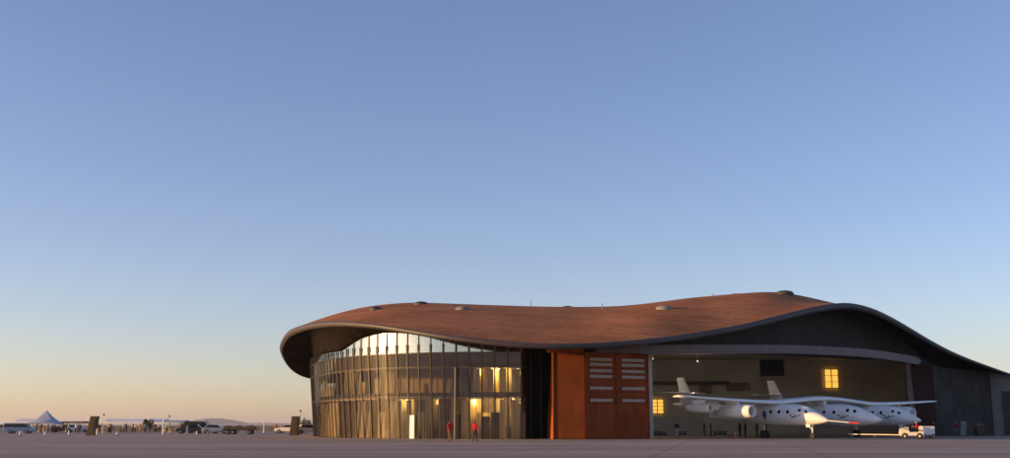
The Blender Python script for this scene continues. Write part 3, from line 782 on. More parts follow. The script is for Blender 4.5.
def dress(fus, tab, y0, offs):
    for side in (-1, 1):
        for (t, ph, r) in offs:
            wm = MB(); patch(wm, tab, y0, t, ph, r, r, side); wm.build('window', M['black'], fus, recalc=False)
        mk = MB()
        tm = offs[1][0] - .5
        for (dt, dp, L, sl) in ((-.45, -.02, .34, -.5), (-.12, -.2, .42, .15), (.25, -.12, .3, .55), (-.3, -.26, .22, .1), (.62, .02, .2, .3), (.1, -.02, .16, -.3)):
            h = .055; patch(mk, tab, y0, tm + dt, dp, 0, 0, side, .018, shape=[(-L / 2, -sl * L / 2 + h), (0, h * 1.2), (L / 2, sl * L / 2 + h * .5), (L / 2, sl * L / 2 - h * .5), (0, -h), (-L / 2, -sl * L / 2 - h)])
        mk.build('nose_marking', M['mark'], fus, recalc=False)
WIN = [(5.25, .60, .17), (4.55, .55, .18), (3.2, .26, .19), (2.1, .26, .19), (1.0, .26, .19)]
for y0 in (-7.6, 7.6):
    fus = fuse(boom_tab, y0).build('fuselage', M['air'], W, smooth='all')
    dress(fus, boom_tab, y0, WIN)
    for side in (-1, 1):
        hm = MB(); patch(hm, boom_tab, y0, .15, -.05, .27, .46, side, .02); hm.build('hatch', M['blue'], fus, recalc=False)
    # probe
    if y0 < 0:
        pm = MB().tube([(7.35, y0, 1.8), (10.3, y0, 1.57)], [.05, .03], 8).build('probe', M['air'], fus)
        MB().tube([(9.9, y0, 1.6), (10.1, y0, 1.59), (11.0, y0, 1.52), (11.1, y0, 1.51)], [.04, .08, .08, .03], 8).build('probe_cover', M['red'], pm)
    # nose and main gear
    def gear(x, zt, r, w2, twin):
        st = MB().tube([(x, y0, .32), (x, y0, zt)], [.075, .10], 10); st.tube([(x, y0, .9), (x - .9, y0, zt)], .05, 8)
        s_ = st.build('gear_leg', M['whitem'], fus, smooth=True)
        for o in ((-.2, .2) if twin else (0,)):
            wm = MB(); n = 18; rr = []
            for (yy, q) in [(-w2, r * .6), (-w2, r * .88), (-w2 * .7, r), (w2 * .7, r), (w2, r * .88), (w2, r * .6)]:
                rr.append([(x + q * math.cos(2 * math.pi * k / n), y0 + o + yy, r + q * math.sin(2 * math.pi * k / n)) for k in range(n)])
            wm.rings(rr); ty = wm.build('wheel', M['rubber'], s_, smooth=True)
        return s_
    gear(5.4, 1.6, .30, .11, False); gear(-.9, 1.7, .42, .15, True)
    dm = MB().box((5.1, y0 - .28, 1.3), (.5, .03, .3)); dm.build('gear_door', M['air'], fus)
    # fin and tailplane
    def foil(le, te, th):
        c = le - te
        return [(le, 0), (le - c * .12, th * .75), (le - c * .35, th), (le - c * .7, th * .6), (te, .01), (te, -.01), (le - c * .7, -th * .6), (le - c * .35, -th), (le - c * .12, -th * .75)]
    fm = MB(); fm.rings([[(x, y0 + q, z) for (x, q) in foil(le, te, th)] for (z, le, te, th) in [(3.3, -10.4, -13.3, .16), (4.0, -11.0, -13.3, .14), (5.4, -11.9, -13.5, .10), (6.7, -12.7, -13.8, .07)]])
    fin = fm.build('tail_fin', M['air'], fus, smooth=True)
    hm = MB(); hm.rings([[(x, y0 + yy, 4.95 + q) for (x, q) in foil(le, te, th)] for (yy, le, te, th) in [(-3.2, -12.3, -13.6, .05), (0, -11.5, -13.8, .1), (3.2, -12.3, -13.6, .05)]])
    hm.build('tailplane', M['air'], fus, smooth=True)
# gull wing in one piece
wing = MB(); st = []
for k in range(41):
    y = (-21.5 + 43 * k / 40) * .975; ay = abs(y)
    z = float(np.interp(ay, [0, 2, 5, 7.6, 10, 14, 21.5], [4.02, 3.95, 3.72, 3.52, 3.55, 3.72, 4.12]))
    ch = float(np.interp(ay, [0, 8, 21.5], [3.3, 3.1, 1.15])); le = float(np.interp(ay, [0, 8, 21.5], [1.7, 1.6, .55])); th = .085 * ch
    st.append([(x, y, z + q + (.05 * ch if abs(q) > .02 else 0)) for (x, q) in foil(le, le - ch, th)])
wing.rings(st); wing.build('wing', M['air'], W, smooth='all')
MB().box((-.1, 0, 3.72), (2.2, .5, .55), taper=1.0).build('pylon', M['air'], W, bevel=.05)
# engines under the outer wing
for (y0, zc, sc, dx) in ((-16.0, 3.05, .66, -2.2), (-13.2, 2.72, .96, -.2), (13.2, 2.72, .96, -.2), (16.0, 3.05, .66, -2.2)):
    n = 24
    def ring(r, x): return [(x * sc + dx, y0 + r * sc * math.cos(2 * math.pi * k / n), zc + r * sc * math.sin(2 * math.pi * k / n)) for k in range(n)]
    nac = MB().rings([ring(r, x) for (x, r) in [(2.1, .48), (2.9, .50), (3.0, .56), (2.9, .63), (2.3, .74), (1.2, .78), (-.2, .70), (-1.5, .50), (-2.1, .40), (-2.1, .34)]], cap=False).build('engine', M['air'], W, smooth='all')
    MB().rings([ring(r, 2.15) for r in (.05, .49)]).build('fan', M['dark'], nac)
    MB().rings([ring(r, x) for (x, r) in [(2.2, .18), (2.45, .12), (2.6, .03)]]).build('spinner', M['steel'], nac, smooth='all')
    MB().rings([ring(r, -2.0) for r in (.05, .34)]).build('exhaust', M['dark'], nac)
    zt = float(np.interp(abs(y0), [7.6, 10, 14, 21.5], [3.52, 3.55, 3.72, 4.12]))
    MB().box((min(.3 + dx, 0), y0, (zc + .6 * sc + zt) / 2), (1.7, .2, max(.1, zt - zc - .5 * sc))).build('pylon', M['air'], nac, bevel=.04)

S = empty('space_plane', 'white space plane with round windows hung between the two fuselages', 'aircraft', (ACX, ACY, 0), HEAD)
sf = fuse(ship_tab, 0).build('fuselage', M['air'], S, smooth='all')
dress(sf, ship_tab, 0, [(5.4, .62, .20), (4.6, .56, .21), (3.0, .26, .20), (1.7, .26, .20), (.4, .26, .20)])
for sd_ in (-1, 1):
    wm = MB(); wm.rings([[(x, sd_ * yy, 1.95 + q) for (x, q) in foil(le, te, th)] for (yy, le, te, th) in [(.6, .5, -8.8, .2), (2.4, -2.6, -8.8, .16), (4.0, -5.5, -8.6, .1)]])
    wm.build('wing', M['air'], S, smooth=True)
    MB().tube([(-5.2, sd_ * 4.05, 1.98), (-8.5, sd_ * 4.05, 2.1), (-12.2, sd_ * 4.05, 2.3)], [.2, .24, .12], 10).build('tail_boom', M['air'], S, smooth=True)
    fm = MB(); fm.rings([[(x, sd_ * 4.05 + q, z) for (x, q) in foil(le, te, th)] for (z, le, te, th) in [(2.2, -9.2, -12.2, .12), (4.1, -11.0, -12.6, .06)]]); fm.build('tail_fin', M['air'], S, smooth=True)
MB().rings([[(x, r * math.cos(2 * math.pi * k / 20), 2.55 + r * math.sin(2 * math.pi * k / 20)) for k in range(20)] for (x, r) in [(-9.1, .3), (-9.7, .42), (-10.2, .55)]], cap=False).build('rocket_nozzle', M['dark'], S, smooth='all')

# ------------------------------------------------------------------ people
def person_mesh(key, cloth, pose):
    """one continuous body grown from a jointed skeleton; clothes are materials on its faces, by limb"""
    st = pose.get('stride', .0); ar = pose.get('arm', .12); sit = pose.get('sit', False)
    V = []; E = []; Rr = []; lab = {}
    def v(p, r, par=None, l=None):
        V.append(p); Rr.append(r if isinstance(r, tuple) else (r, r)); i = len(V) - 1
        if par is not None: E.append((par, i)); lab[len(E) - 1] = l
        return i
    pel = v((0, 0, .96), (.155, .115))
    wa = v((0, 0, 1.12), (.14, .105), pel, 'top'); ch = v((0, .01, 1.33), (.165, .12), wa, 'top')
    nb = v((0, 0, 1.47), (.085, .075), ch, 'top'); nk = v((0, .01, 1.525), .055, nb, 'skin'); hd = v((0, .03, 1.62), (.078, .095), nk, 'skin'); tp = v((0, .02, 1.715), (.066, .08), hd, 'head')
    v((0, .125, 1.60), .016, hd, 'skin')
    for s in (-1, 1):
        e_ = v((s * .075, .02, 1.61), .014, hd, 'skin')
        sh = v((s * .175, 0, 1.42), .066, ch, 'top')
        if pose.get('hands') == 'pockets' : el = v((s * .27, -.09, 1.17), .05, sh, 'top'); wr = v((s * .19, .05, .98), .036, el, 'top')
        elif sit: el = v((s * .24, .08, 1.18), .05, sh, 'top'); wr = v((s * .2, .36, 1.2), .036, el, 'top')
        else: el = v((s * (.2 + ar * .4), -s * st * .25 - .02, 1.15), .05, sh, 'top'); wr = v((s * (.22 + ar * .5), -s * st * .55 + .07, .92), .036, el, 'top')
        w0 = Vector(V[wr]); dv = (w0 - Vector(V[el])).normalized()
        pm = v(tuple(w0 + dv * .075), (.036, .02), wr, 'skin')
        for (k, L) in ((-1.5, .075), (-.5, .085), (.5, .08), (1.5, .062)):
            a = v(tuple(w0 + dv * (.075 + L * .5) + Vector((0, k * .02, 0))), .009, pm, 'skin'); v(tuple(w0 + dv * (.07 + L) + Vector((-s * .02, k * .021, 0))), .008, a, 'skin')
        tb_ = v(tuple(w0 + dv * .07 + Vector((-s * .012, .05, 0))), .010, pm, 'skin')
        hip = v((s * .095, 0, .88), .105, pel, 'leg')
        if sit: kn = v((s * .13, .42, .92), .07, hip, 'leg'); an = v((s * .13, .48, .50), .048, kn, 'leg')
        else:
            kn = v((s * .10, s * st * .22 + .03, .50), .068, hip, 'leg'); an = v((s * .105, s * st * .5 - (.06 if s * st < 0 else 0), .10), .048, kn, 'leg')
        a0 = Vector(V[an]); hl = v((a0.x, a0.y - .03, max(.045, a0.z - .06)), .044, an, 'shoe'); v((a0.x + s * .02, a0.y + .16, max(.035, a0.z - .065)), (.042, .034), hl, 'shoe')
    me = bpy.data.meshes.new('person'); me.from_pydata(V, E, []); ob = bpy.data.objects.new('person', me); col.objects.link(ob)
    ob.modifiers.new('skin', 'SKIN'); 
    for i, sv_ in enumerate(me.skin_vertices[0].data): sv_.radius = Rr[i]; sv_.use_root = (i == 0)
    ss = ob.modifiers.new('sub', 'SUBSURF'); ss.levels = 1; ss.render_levels = 1
    dg = bpy.context.evaluated_depsgraph_get(); dg.update()
    new = bpy.data.meshes.new_from_object(ob.evaluated_get(dg)); new.name = 'person'
    bpy.data.objects.remove(ob)
    new.materials.clear()
    for q in cloth: new.materials.append(q)          # top, leg, skin, shoe, hair
    idx = {'top': 0, 'leg': 1, 'skin': 2, 'shoe': 3, 'head': 2}
    Vv = [Vector(q) for q in V]
    for p in new.polygons:
        c = p.center; best = (9, 'top')
        for k, (a, b_) in enumerate(E):
            A, B = Vv[a], Vv[b_]; d = B - A; t = max(0, min(1, (c - A).dot(d) / max(d.length_squared, 1e-9)))
            q = (c - A - d * t).length - (Rr[a][0] * (1 - t) + Rr[b_][0] * t)
            if q < best[0]: best = (q, lab[k])
        p.material_index = idx[best[1]]; p.use_smooth = True
        if best[1] in ('head', 'skin') and c.z > 1.56 and (c.z > 1.68 or c.y < .02): p.material_index = 4
        if best[1] == 'top' and c.z < .93 and abs(c.x) < .17: p.material_index = 1
    return new
CL = {}
def cloth(name, c): 
    if name not in CL: CL[name] = mat('cloth_' + name, c, .85, 0, .12, 9)
    return CL[name]
PM = {}
def person(label, px, d, rz, top, leg, hairc=None, pose=None, group=None, z=0.0, loc=None, scale=1.0):
    key = (top[0], leg[0], str(pose), str(hairc))
    if key not in PM: PM[key] = person_mesh(key, [cloth(*top), cloth(*leg), M['skin'], M['rubber'], hairc or M['hair']], pose or {})
    o = bpy.data.objects.new('person', PM[key]); col.objects.link(o)
    o.location = loc if loc is not None else G(px, d, z); o.rotation_euler.z = rz; o.scale = (scale,) * 3
    return tag(o, label, 'person', group)
RED = ('red', (0.50, 0.012, 0.012)); KHA = ('khaki', (0.16, 0.11, 0.07)); NAVY = ('navy', (0.02, 0.025, 0.04)); BLK = ('black', (0.015, 0.015, 0.016)); PALE = ('pale', (0.55, 0.52, 0.48)); DRED = ('darkred', (0.20, 0.012, 0.02)); TAN = ('tan', (0.42, 0.30, 0.18)); WHT = ('white', (0.72, 0.70, 0.66)); BLU = ('blue', (0.10, 0.15, 0.30)); ORG = ('rust', (0.45, 0.16, 0.06))
person('walker in red jacket and khaki trousers, nearer the lit doorway', 450, 93, R(20), RED, KHA, pose={'stride': .35, 'hands': 'pockets'}, group='people in red jackets on the apron')
person('walker in red jacket and dark navy trousers, elbows out, nearer the dark recess', 475, 95, R(-15), RED, NAVY, pose={'stride': .25, 'arm': .3}, group='people in red jackets on the apron')
person('person in black jacket and pale trousers standing in the hangar mouth by the red doors', 677, 122, R(160), BLK, PALE, hairc=M['whitem'], pose={'arm': .08}, group='people in the hangar')
person('person in dark clothes under the far left wing tip, left of a pair', 704.5, 140, R(100), BLK, BLK, pose={'arm': .1}, group='people in the hangar')
person('person in dark clothes under the far left wing tip, right of a pair', 711, 141, R(-100), NAVY, BLK, pose={'arm': .1, 'stride': .1}, group='people in the hangar')
for px, d, t_, lb in [(740, 128, BLK, 'dark-clothed person under the wing, next to the orange cone'), (745.5, 129, NAVY, 'navy-clothed person under the wing, second to the right of the orange cone'), (757, 128, BLK, 'dark-clothed person beneath the engine, left of the main wheels'), (766, 129, DRED, 'person in dark red top under the left fuselage near the main wheels')]:
    person(lb, px, d, R(90 + 40 * math.sin(px)), t_, BLK, pose={'arm': .12}, group='people under the aircraft')
person('person in dark red jacket standing right behind the cream tug', 934.5, 126, R(90), DRED, BLK, pose={'arm': .1}, group='people by the right wing wall')
person('person in wine red top standing left of the tilted grey board', 956, 138, R(150), DRED, ('grey', (0.12, 0.12, 0.13)), pose={'arm': .2}, group='people by the right wing wall')
person('person in tan top beside the black cabinet at the right wall', 975, 141, R(-60), ('olive', (0.12, 0.07, 0.03)), BLK, pose={'arm': .12}, group='people by the right wing wall')

# ------------------------------------------------------------------ wheels, tug, cones and other equipment
def wheel(mb_parent, c, r, w_, axis='y', m1=None, m2=None):
    n = 16; mb = MB(); rr = []
    for (yy, q) in [(-w_, r * .62), (-w_, r * .9), (-w_ * .7, r), (w_ * .7, r), (w_, r * .9), (w_, r * .62)]:
        rr.append([(c[0] + q * math.cos(2 * math.pi * k / n), c[1] + yy, c[2] + q * math.sin(2 * math.pi * k / n)) for k in range(n)])
    mb.rings(rr); ty = mb.build('wheel', m1 or M['rubber'], mb_parent, smooth=True)
    rm = MB(); rr = [[(c[0] + q * math.cos(2 * math.pi * k / n), c[1] + yy, c[2] + q * math.sin(2 * math.pi * k / n)) for k in range(n)] for (yy, q) in [(-w_ * 1.02, r * .25), (-w_ * .96, r * .63), (w_ * .96, r * .63), (w_ * 1.02, r * .25)]]
    rm.rings(rr); rm.build('rim', m2 or M['steel'], ty); return ty
def prism(mb, prof2, y0, y1, mi=0, inset=0.0):
    n = len(prof2)
    mb.rings([[(x, y0, z) for x, z in prof2], [(x, y1, z) for x, z in prof2]], mi=mi); return mb
tg = G(911.5, 110.8)
U = empty('aircraft_tug', 'cream open tow tug with driver in front of the right fuselage', 'tug', tg, R(163))
ub = MB(); prism(ub, [(-1.35, .32), (1.35, .32), (1.42, .6), (1.38, 1.12), (.35, 1.22), (.26, .72), (-.82, .72), (-.88, 1.34), (-1.3, 1.34), (-1.4, .8)], -.68, .68); ub.build('body', M['tug'], U, bevel=.04)
MB().box((0, 0, .36), (2.5, 1.45, .12)).build('bumper', M['grey'], U)
MB().box((-.60, 0, .86), (.5, 1.0, .14)).build('seat', M['rubber'], U, bevel=.03)
MB().tube([(.4, .2, 1.2), (.14, .2, 1.42)], .025, 8).build('steering_column', M['dark'], U)
U.scale = (.80, .84, .95)
for x in (-.85, .85):
    for y in (-.66, .66): wheel(U, (x, y, .32), .32, .12, m2=M['tug'])
for y in (-.45, .45): MB().ell((1.42, y, .66), (.05, .1, .1)).build('headlight', M['lampglass'] if False else M['whitem'], U)
person('driver in red jacket sitting on the cream tug', 0, 0, R(73), RED, NAVY, pose={'sit': True}, loc=Vector((tg.x + .50, tg.y - .15, .02)), group=None)
# baggage-type trailer beside the tug
t2 = G(927, 114.5)
U2 = empty('equipment_cart', 'grey white boxy equipment cart behind the cream tug', 'cart', t2, R(178))
MB().box((0, 0, .82), (1.25, 1.0, .85)).build('box', M['whitem'], U2, bevel=.05)
MB().box((0, 0, .36), (1.4, 1.05, .1)).build('chassis', M['grey'], U2)
for x in (-.5, .5):
    for y in (-.45, .45): wheel(U2, (x, y, .24), .24, .09)
MB().box((0, -.51, .9), (.7, .03, .4)).build('side_panel', M['grey'], U2)
# tow bar from tug to the left fuselage's nose gear
tbm = MB(); a = G(902.5, 111.4, .40); c = G(848, 114.8, .45)
tbm.tube([a, c], .055, 8); 
to_ = empty('tow_bar', 'long pale tow bar lying between the tug and the space plane', 'tow bar', (a.x, a.y, 0))
tbm.v = [tuple(Vector(q) - Vector((a.x, a.y, 0))) for q in tbm.v]; tbm.build('bar', M['tug'], to_)
mid = (a + c) / 2 - Vector((a.x, a.y, 0))
wheel(to_, (mid.x, mid.y, .18), .18, .06); MB().tube([mid, (mid.x, mid.y, .18)], .04, 8).build('strut', M['steel'], to_)
e2 = c - Vector((a.x, a.y, 0)); wheel(to_, (e2.x + .3, e2.y, .18), .18, .06); MB().tube([(e2.x + .3, e2.y, e2.z), (e2.x + .3, e2.y, .18)], .04, 8).build('strut', M['steel'], to_)
def cone(px, d, label):
    q = G(px, d); o = empty('traffic_cone', label, 'traffic cone', q)
    MB().box((0, 0, .025), (.4, .4, .05)).build('base', M['orange'], o)
    n = 14
    MB().rings([[(r * math.cos(2 * math.pi * k / n), r * math.sin(2 * math.pi * k / n), z) for k in range(n)] for (z, r) in [(.05, .17), (.72, .035)]]).build('cone', M['orange'], o, smooth=True)
    MB().rings([[(r * math.cos(2 * math.pi * k / n), r * math.sin(2 * math.pi * k / n), z) for k in range(n)] for (z, r) in [(.36, .115), (.52, .083)]], cap=False).build('band', M['whitem'], o, smooth=True)
cone(735.2, 119, 'orange traffic cone standing under the left wing')
# things along the right wing wall
q = G(963.5, 139.5); bd = empty('display_board', 'tilted pale grey board leaning on a stand by the right wing wall', 'board', q, R(10))
MB().box((0, 0, .95), (.75, .07, 1.75), rot=Matrix.Rotation(R(8), 3, 'Y')).build('panel', M['concrete_light'], bd)
for x in (-.2, .3): MB().tube([(x, .04, 1.2), (x, .6, 0)], .03, 6).build('leg', M['pole'], bd)
q = G(979.5, 142.5); cb = empty('black_cabinet', 'tall black cabinet against the right wing wall', 'cabinet', q, R(7))
MB().box((0, 0, .72), (1.0, .7, 1.36)).build('case', M['dark'], cb, bevel=.03)
for x in (-.24, .24): MB().box((x, -.36, .76), (.44, .02, 1.2)).build('door', M['screen'], cb)
MB().box((0, 0, 1.42), (1.06, .76, .05)).build('top', M['grey'], cb)
# low crates inside the hangar mouth
for i, (px, d, w2, h2) in enumerate([(656, 150, 1.0, .5), (663, 150, .8, .42), (682, 150, 1.1, .45), (720, 150, 1.6, .5)]):
    q = G(px, d); o = empty('tool_chest', ['dark low tool chest by the hangar partition, beside the red door', 'dark low tool chest by the hangar partition, second from the red door', 'dark low tool chest right of the person in pale trousers', 'dark long tool chest deep in the hangar under the left wing'][i], 'tool chest', q, 0, 'tool chests along the partition')
    MB().box((0, 0, .1 + h2 / 2), (w2, .6, h2)).build('case', M['dark'], o, bevel=.02); MB().box((0, -.31, .1 + h2 * .6), (w2 * .8, .02, .05)).build('handle', M['steel'], o)
    for x in (-.4, .4): MB().box((x * w2, 0, .05), (.1, .5, .1)).build('foot', M['rubber'], o)

# ------------------------------------------------------------------ far left: pylons, lamps, tents, vehicles, crowd
def pylon(px, d, label, lean):
    q = G(px, d); o = empty('gate_pylon', label, 'pylon', q, 0, 'rusty steel pylons')
    h = 2.45; w2 = .52
    mb = MB(); mb.rings([[(x * w2 + lean * f + (1 - f) * -.08, y * .3, z) for (x, y) in ((-1 - (1 - f) * .35, -1), (1, -1), (1, 1), (-1 - (1 - f) * .35, 1))] for (z, f) in ((0, 0), (h * .5, .5), (h, 1))])
    mb.build('body', mat('pylon_steel', (.10, .062, .028), .8, 0, .3, 2.0), o, bevel=.02)
    MB().box((lean + .0, 0, h + .04), (1.12, .68, .07)).build('cap', M['dark'], o)
    MB().box((.36, -.33, 1.1), (.3, .05, 2.1)).build('side_fin', M['dark'], o)
pylon(92.5, 150, 'rusty steel pylon beside the apron near the peaked tent', .22)
pylon(295.5, 152, 'rusty steel pylon left of the glass front', .0)
def lamp_post(px, py, d, label):
    q = G(px, d); z = P(px, py, d).z; o = empty('street_lamp', label, 'street lamp', q, 0, 'lamps along the apron edge')
    MB().tube([(0, 0, 0), (0, 0, z - .1)], [.06, .035], 8).build('pole', M['pole'], o)
    MB().ell((0, 0, z), (.22, .22, .2)).build('lamp_head', M['grey'], o, smooth='all')
    MB().tube([(0, 0, 0), (0, 0, .25)], [.12, .1], 8).build('base', M['pole'], o)
lamp_post(102.8, 414.5, 200, 'slim ball lamp right of the rusty pylon near the tents')
lamp_post(168.6, 416, 205, 'slim ball lamp above the blue tent')
lamp_post(299.8, 410.8, 190, 'slim ball lamp just left of the glass front')
def post(px, d, h, label):
    q = G(px, d); o = empty('marker_post', label, 'marker post', q, 0, 'white marker posts on the apron')
    MB().tube([(0, 0, .06), (0, 0, h)], [.10, .07], 10).build('post', M['whitem'], o); MB().tube([(0, 0, 0), (0, 0, .07)], [.24, .18], 12).build('base', M['rubber'], o)
for px, d, h, lb in [(20, 148, .62, 'low white marker post in front of the blue van'), (45, 148, .5, 'low white marker post in front of the peaked tent'), (69, 148, .62, 'low white marker post left of the rusty pylon'), (97, 147, .9, 'white marker post touching the rusty pylon'), (117, 150, .45, 'low white marker post right of the rusty pylon'), (163, 150, 2.1, 'tall white marker post in front of the blue tent'), (187, 152, 1.3, 'white marker post before the dark parked cars'), (197, 151, .55, 'low white marker post before the dark parked cars'), (208, 151, .5, 'low white marker post in front of the silver car'), (264, 185, 2.0, 'slender white marker post beyond the flatbed trailer')]:
    post(px, d, h, lb)
def peak_tent(px, d, w_, ze, zp, label, m):
    q = G(px, d); o = empty('peaked_tent', label, 'tent', q)
    n = 4; rr = []
    for f in (1.0, .72, .5, .32, .18, .08, .02):
        z = ze + (zp - ze) * (1 - f) ** 1.7
        ring = []
        for (sx, sy) in ((-1, -1), (0, -1), (1, -1), (1, 0), (1, 1), (0, 1), (-1, 1), (-1, 0)): ring.append((sx * w_ / 2 * f, sy * w_ / 2 * f, z + (.0 if sx * sy == 0 else -.12 * f)))
        rr.append(ring)
    MB().rings([[(x, y, z - .32) for x, y, z in rr[0]]] + rr, cap=False).build('canopy', m, o, smooth=True)
    for sx in (-1, 1):
        for sy in (-1, 1): MB().tube([(sx * w_ / 2 * .97, sy * w_ / 2 * .97, 0), (sx * w_ / 2 * .97, sy * w_ / 2 * .97, ze - .1)], .04, 6).build('leg', M['pole'], o)
    MB().tube([(0, 0, zp - .15), (0, 0, zp + .25)], .04, 6).build('finial', M['pole'], o)
peak_tent(45.5, 212, 5.0, 1.9, P(42, 410, 212).z, 'blue grey peaked marquee tent rising over the crowd', M['bluetent'])
def flat_tent(px0, px1, d, z, label, m, rise=.35, name='canopy_tent'):
    a = G(px0, d); c = G(px1, d); o = empty(name, label, 'tent', ((a.x + c.x) / 2, d, 0), 0, 'flat canopy tents'); L = c.x - a.x
    mb = MB(); mb.rings([[(x, -1.6, z - .25), (x, -1.6, z), (x, 0, z + rise), (x, 1.6, z), (x, 1.6, z - .25)] for x in (-L / 2, L / 2)], close=False, cap=False)
    mb.add([(-L / 2, -1.6, z), (-L / 2, 0, z + rise), (-L / 2, 1.6, z)], [(0, 1, 2)]); mb.add([(L / 2, -1.6, z), (L / 2, 0, z + rise), (L / 2, 1.6, z)], [(0, 1, 2)])
    mb.build('canopy', m, o)
    k = max(2, int(L / 3) + 1)
    for i in range(k):
        x = -L / 2 + .1 + (L - .2) * i / (k - 1)
        for y in (-1.5, 1.5): MB().tube([(x, y, 0), (x, y, z)], .035, 6).build('leg', M['pole'], o)
flat_tent(18, 40, 215, 2.2, 'low white canopy tent left of the peaked marquee', M['tent'])
flat_tent(107, 146, 214, 2.15, 'long white canopy tent right of the rusty pylon', M['tent'])
flat_tent(153, 167, 208, 2.2, 'short white canopy tent next to the blue tent', M['tent'])
flat_tent(167, 188, 206, 2.0, 'low blue grey tent behind the dark cars', M['bluetent'], .25)
flat_tent(62, 86, 216, 1.95, 'low brown shade canopy between the marquee and the pylon', mat('brown_canvas', (.22, .15, .09), .85), .15)
# vehicles
def car(label, px, d, rz, paint, kind='car', s=1.0, group='vehicles parked at the apron edge'):
    q = G(px, d); o = empty('parked_van' if kind == 'van' else 'parked_car', label, 'van' if kind == 'van' else 'car', q, rz, group)
    if kind == 'van':
        body = [(-2.4, .35), (2.3, .35), (2.4, .7), (2.2, 1.05), (1.6, 1.15), (1.1, 1.85), (.8, 1.98), (-2.3, 1.98), (-2.42, 1.7)]; cab = [(1.5, 1.17), (1.08, 1.78), (-2.2, 1.78), (-2.3, 1.2)]
    else:
        body = [(-2.15, .3), (2.15, .3), (2.2, .62), (2.05, .82), (.95, .95), (.3, 1.42), (-1.2, 1.46), (-1.75, 1.02), (-2.15, .95)]; cab = [(.85, .97), (.27, 1.37), (-1.17, 1.41), (-1.62, 1.0)]
    w2 = .86
    prism(MB(), body, -w2, w2).build('body', paint, o, bevel=.07)
    prism(MB(), cab, -w2 - .012, w2 + .012).build('side_window', M['carglass'], o)
    x0, z0, x1, z1 = ((1.6, 1.17, 1.12, 1.83) if kind == 'van' else (.93, .98, .32, 1.40))
    MB().add([(x0 + .02, -w2 * .86, z0), (x0 + .02, w2 * .86, z0), (x1 + .03, w2 * .8, z1), (x1 + .03, -w2 * .8, z1)], [(0, 1, 2, 3)]).build('windscreen', M['carglass'], o)
    for x in (-1.35, 1.35):
        for y in (-.8, .8): wheel(o, (x, y, .33), .33, .11)
    for y in (-.6, .6): MB().ell((2.2, y, .66), (.06, .14, .08)).build('headlight', M['whitem'], o)
    return o
P_DK = mat('dark_car_paint', (.015, .013, .013), .3, 0, coat=.5); P_SL = mat('silver_car_paint', (.5, .5, .52), .3, .3, coat=.5); P_BL = mat('blue_car_paint', (.16, .24, .42), .35, coat=.4); P_WT = mat('white_car_paint', (.72, .72, .7), .35, coat=.4); P_RD = mat('maroon_car_paint', (.14, .02, .02), .35, coat=.4)
car('blue grey van parked at the far left edge of the apron', 20, 186, R(5), P_BL, 'van')
car('silver car seen behind the dark low trailer', 216, 180, R(8), P_SL)
car('black car parked left of the silver car, nearer the blue tent', 190, 184, R(184), P_DK)
car('black van parked between two black cars', 199, 190, R(4), P_DK, 'van')
car('black car parked directly left of the silver car', 207, 188, R(2), P_DK)
car('grey car nosing out from the far left frame edge', 4, 190, R(0), mat('grey_car_paint', (.2, .2, .22), .35, coat=.4))
car('white car parked among the crowd left of the pylon', 78, 214, R(12), P_WT)
car('maroon car parked under the brown canopy edge', 63, 214, R(190), P_RD)
car('cream car parked right of the second pylon beside the glass front', 309, 176, R(20), mat('cream_car_paint', (.7, .58, .42), .4, coat=.4))
car('white car parked left of the second pylon', 288, 196, R(170), P_WT)
scene.objects['parked_van'].scale = (1.0, 1.0, .86)
q = G(240, 168); tr = empty('flatbed_trailer', 'dark low flatbed trailer with a tarpaulined load right of the silver car', 'trailer', q, R(2))
MB().box((0, 0, .72), (4.9, 1.9, .16)).build('deck', M['dark'], tr)
ld = MB(); rr = []
for i in range(9):
    x = -2.3 + 4.6 * i / 8; h = .45 + .12 * math.sin(i * 2.1)
    rr.append([(x, -.9, .8), (x, -.8, .8 + h * .8), (x, 0, .8 + h), (x, .8, .8 + h * .8), (x, .9, .8)])
ld.rings(rr); ld.build('load', mat('brown_tarpaulin', (.10, .065, .04), .8, 0, .3, 2), tr, smooth=True)
for x in (-1.7, -.9, 1.6):
    for y in (-.85, .85): wheel(tr, (x, y, .34), .34, .12)
MB().tube([(-2.4, 0, .6), (-3.4, 0, .45)], .06, 8).build('drawbar', M['pole'], tr)
# crowd and planting
crowd_tops = [('white', WHT[1]), TAN, BLU, BLK, ORG, ('cream', (.6, .5, .34)), TAN, ('grey', (.12, .12, .13))]
cr = np.random.RandomState(5)
GRP = 'spectators under the tents'
for i in range(46):
    px = 29 + 132 * ((i // 4) * 4 + 5.5 * cr.rand() ** 1.4) / 46; d = 203 + 12 * cr.rand()
    if abs(px - 92) < 5: continue
    t_ = crowd_tops[cr.randint(len(crowd_tops))]
    person('small distant spectator in %s top among the crowd by the tents' % {'white': 'white', 'tan': 'tan', 'blue': 'blue', 'black': 'black', 'rust': 'rust', 'cream': 'cream', 'red': 'red', 'grey': 'grey'}[t_[0]], px, d, R(360 * cr.rand()), t_, [BLK, TAN, NAVY][cr.randint(3)], pose={'arm': .12}, group=GRP + ', ' + t_[0] + ' tops', scale=.92 + .1 * cr.rand())
for i, (px, lb) in enumerate([(276, 'small distant spectator in rust top near the second pylon'), (281, 'small distant spectator in tan top near the second pylon'), (304, 'small distant spectator in cream top beside the cream car')]):
    person(lb, px, 196, R(90 * i), [ORG, TAN, ('cream', (.6, .5, .34))][i], BLK, pose={'arm': .12}, group='spectators near the second pylon')
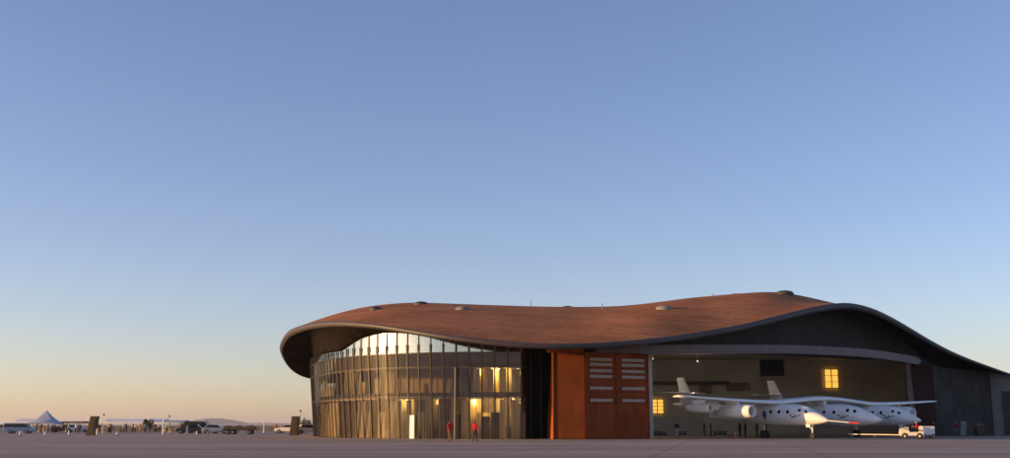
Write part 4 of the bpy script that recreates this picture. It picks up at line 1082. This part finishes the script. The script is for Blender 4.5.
def tree(px, d, h, r, label, cat='tree', seed=0):
    rg = np.random.RandomState(seed); q = G(px, d); o = empty('small_tree', label, cat, q, 0, 'small trees at the apron edge')
    tm = MB().tube([(0, 0, 0), (.05, 0, h * .3), (.02, .05, h * .6)], [.09, .07, .04], 8)
    for k in range(5):
        a = 2 * math.pi * k / 5; tm.tube([(.04, .02, h * (.3 + .05 * k)), (.55 * r * math.cos(a), .55 * r * math.sin(a), h * (.62 + .05 * k))], [.035, .012], 6)
    tm.build('trunk', M['bark'], o, smooth=True)
    cm_ = MB()
    for k in range(26):
        v = Vector(rg.randn(3)); v.normalize(); c = Vector((v.x * r * .75, v.y * r * .75, h * .68 + v.z * h * .24)) * 1.0
        for j in range(26):
            p = c + Vector(rg.randn(3)) * r * .22; a = Vector(rg.randn(3)).normalized() * .1; b_ = Vector(rg.randn(3)).normalized() * .07
            cm_.add([p - a, p + b_, p + a, p - b_], [(0, 1, 2, 3)])
    cm_.build('crown', M['leaf'], o, recalc=False)
tree(145.2, 207, 2.5, .5, 'left of two small dark trees by the long canopy tent', seed=1)
tree(150.3, 206, 2.5, .55, 'right of two small dark trees by the long canopy tent', seed=2)
tree(185, 196, 1.9, .8, 'small dark tree behind the black cars', seed=3)
tree(306, 182, 2.3, .9, 'small round tree between the second pylon and the glass front', seed=4)
tree(205, 200, 2.1, .7, 'small dark tree between the black van and the silver car', seed=6)

# barrier fence along the apron edge
fo = empty('barrier_fence', 'low brown barrier fence running along the far apron edge', 'fence', (0, 0, 0))
fx0 = G(28, 222).x; fx1 = G(285, 222).x; n = 40
rl = MB(); 
for z in (.45, 1.0): rl.box(((fx0 + fx1) / 2, 222, z), (fx1 - fx0, .05, .16))
rl.build('rail', mat('fence_brown', (.2, .13, .08), .8), fo)
for i in range(n):
    MB().box((fx0 + (fx1 - fx0) * i / (n - 1), 222.06, .55), (.09, .07, 1.1)).build('fence_post', M['bark'], fo)

# low layer of evening haze over the desert
hm = MB().box((0, 27000, 110), (92000, 66000, 224.0))
hzo = hm.build('haze', M['tent']); hzo.data.materials.clear()
m = bpy.data.materials.new('evening_haze'); m.use_nodes = True; nt = m.node_tree; nt.nodes.remove(nt.nodes['Principled BSDF'])
pv = nt.nodes.new('ShaderNodeVolumePrincipled'); pv.inputs['Color'].default_value = (.93, .93, .95, 1); pv.inputs['Density'].default_value = 0.00005; pv.inputs['Anisotropy'].default_value = .35
nt.links.new(pv.outputs[0], nt.nodes['Material Output'].inputs['Volume']); hzo.data.materials.append(m)
tag(hzo, 'thin pale evening haze lying over the whole desert plain', 'haze', kind='stuff')
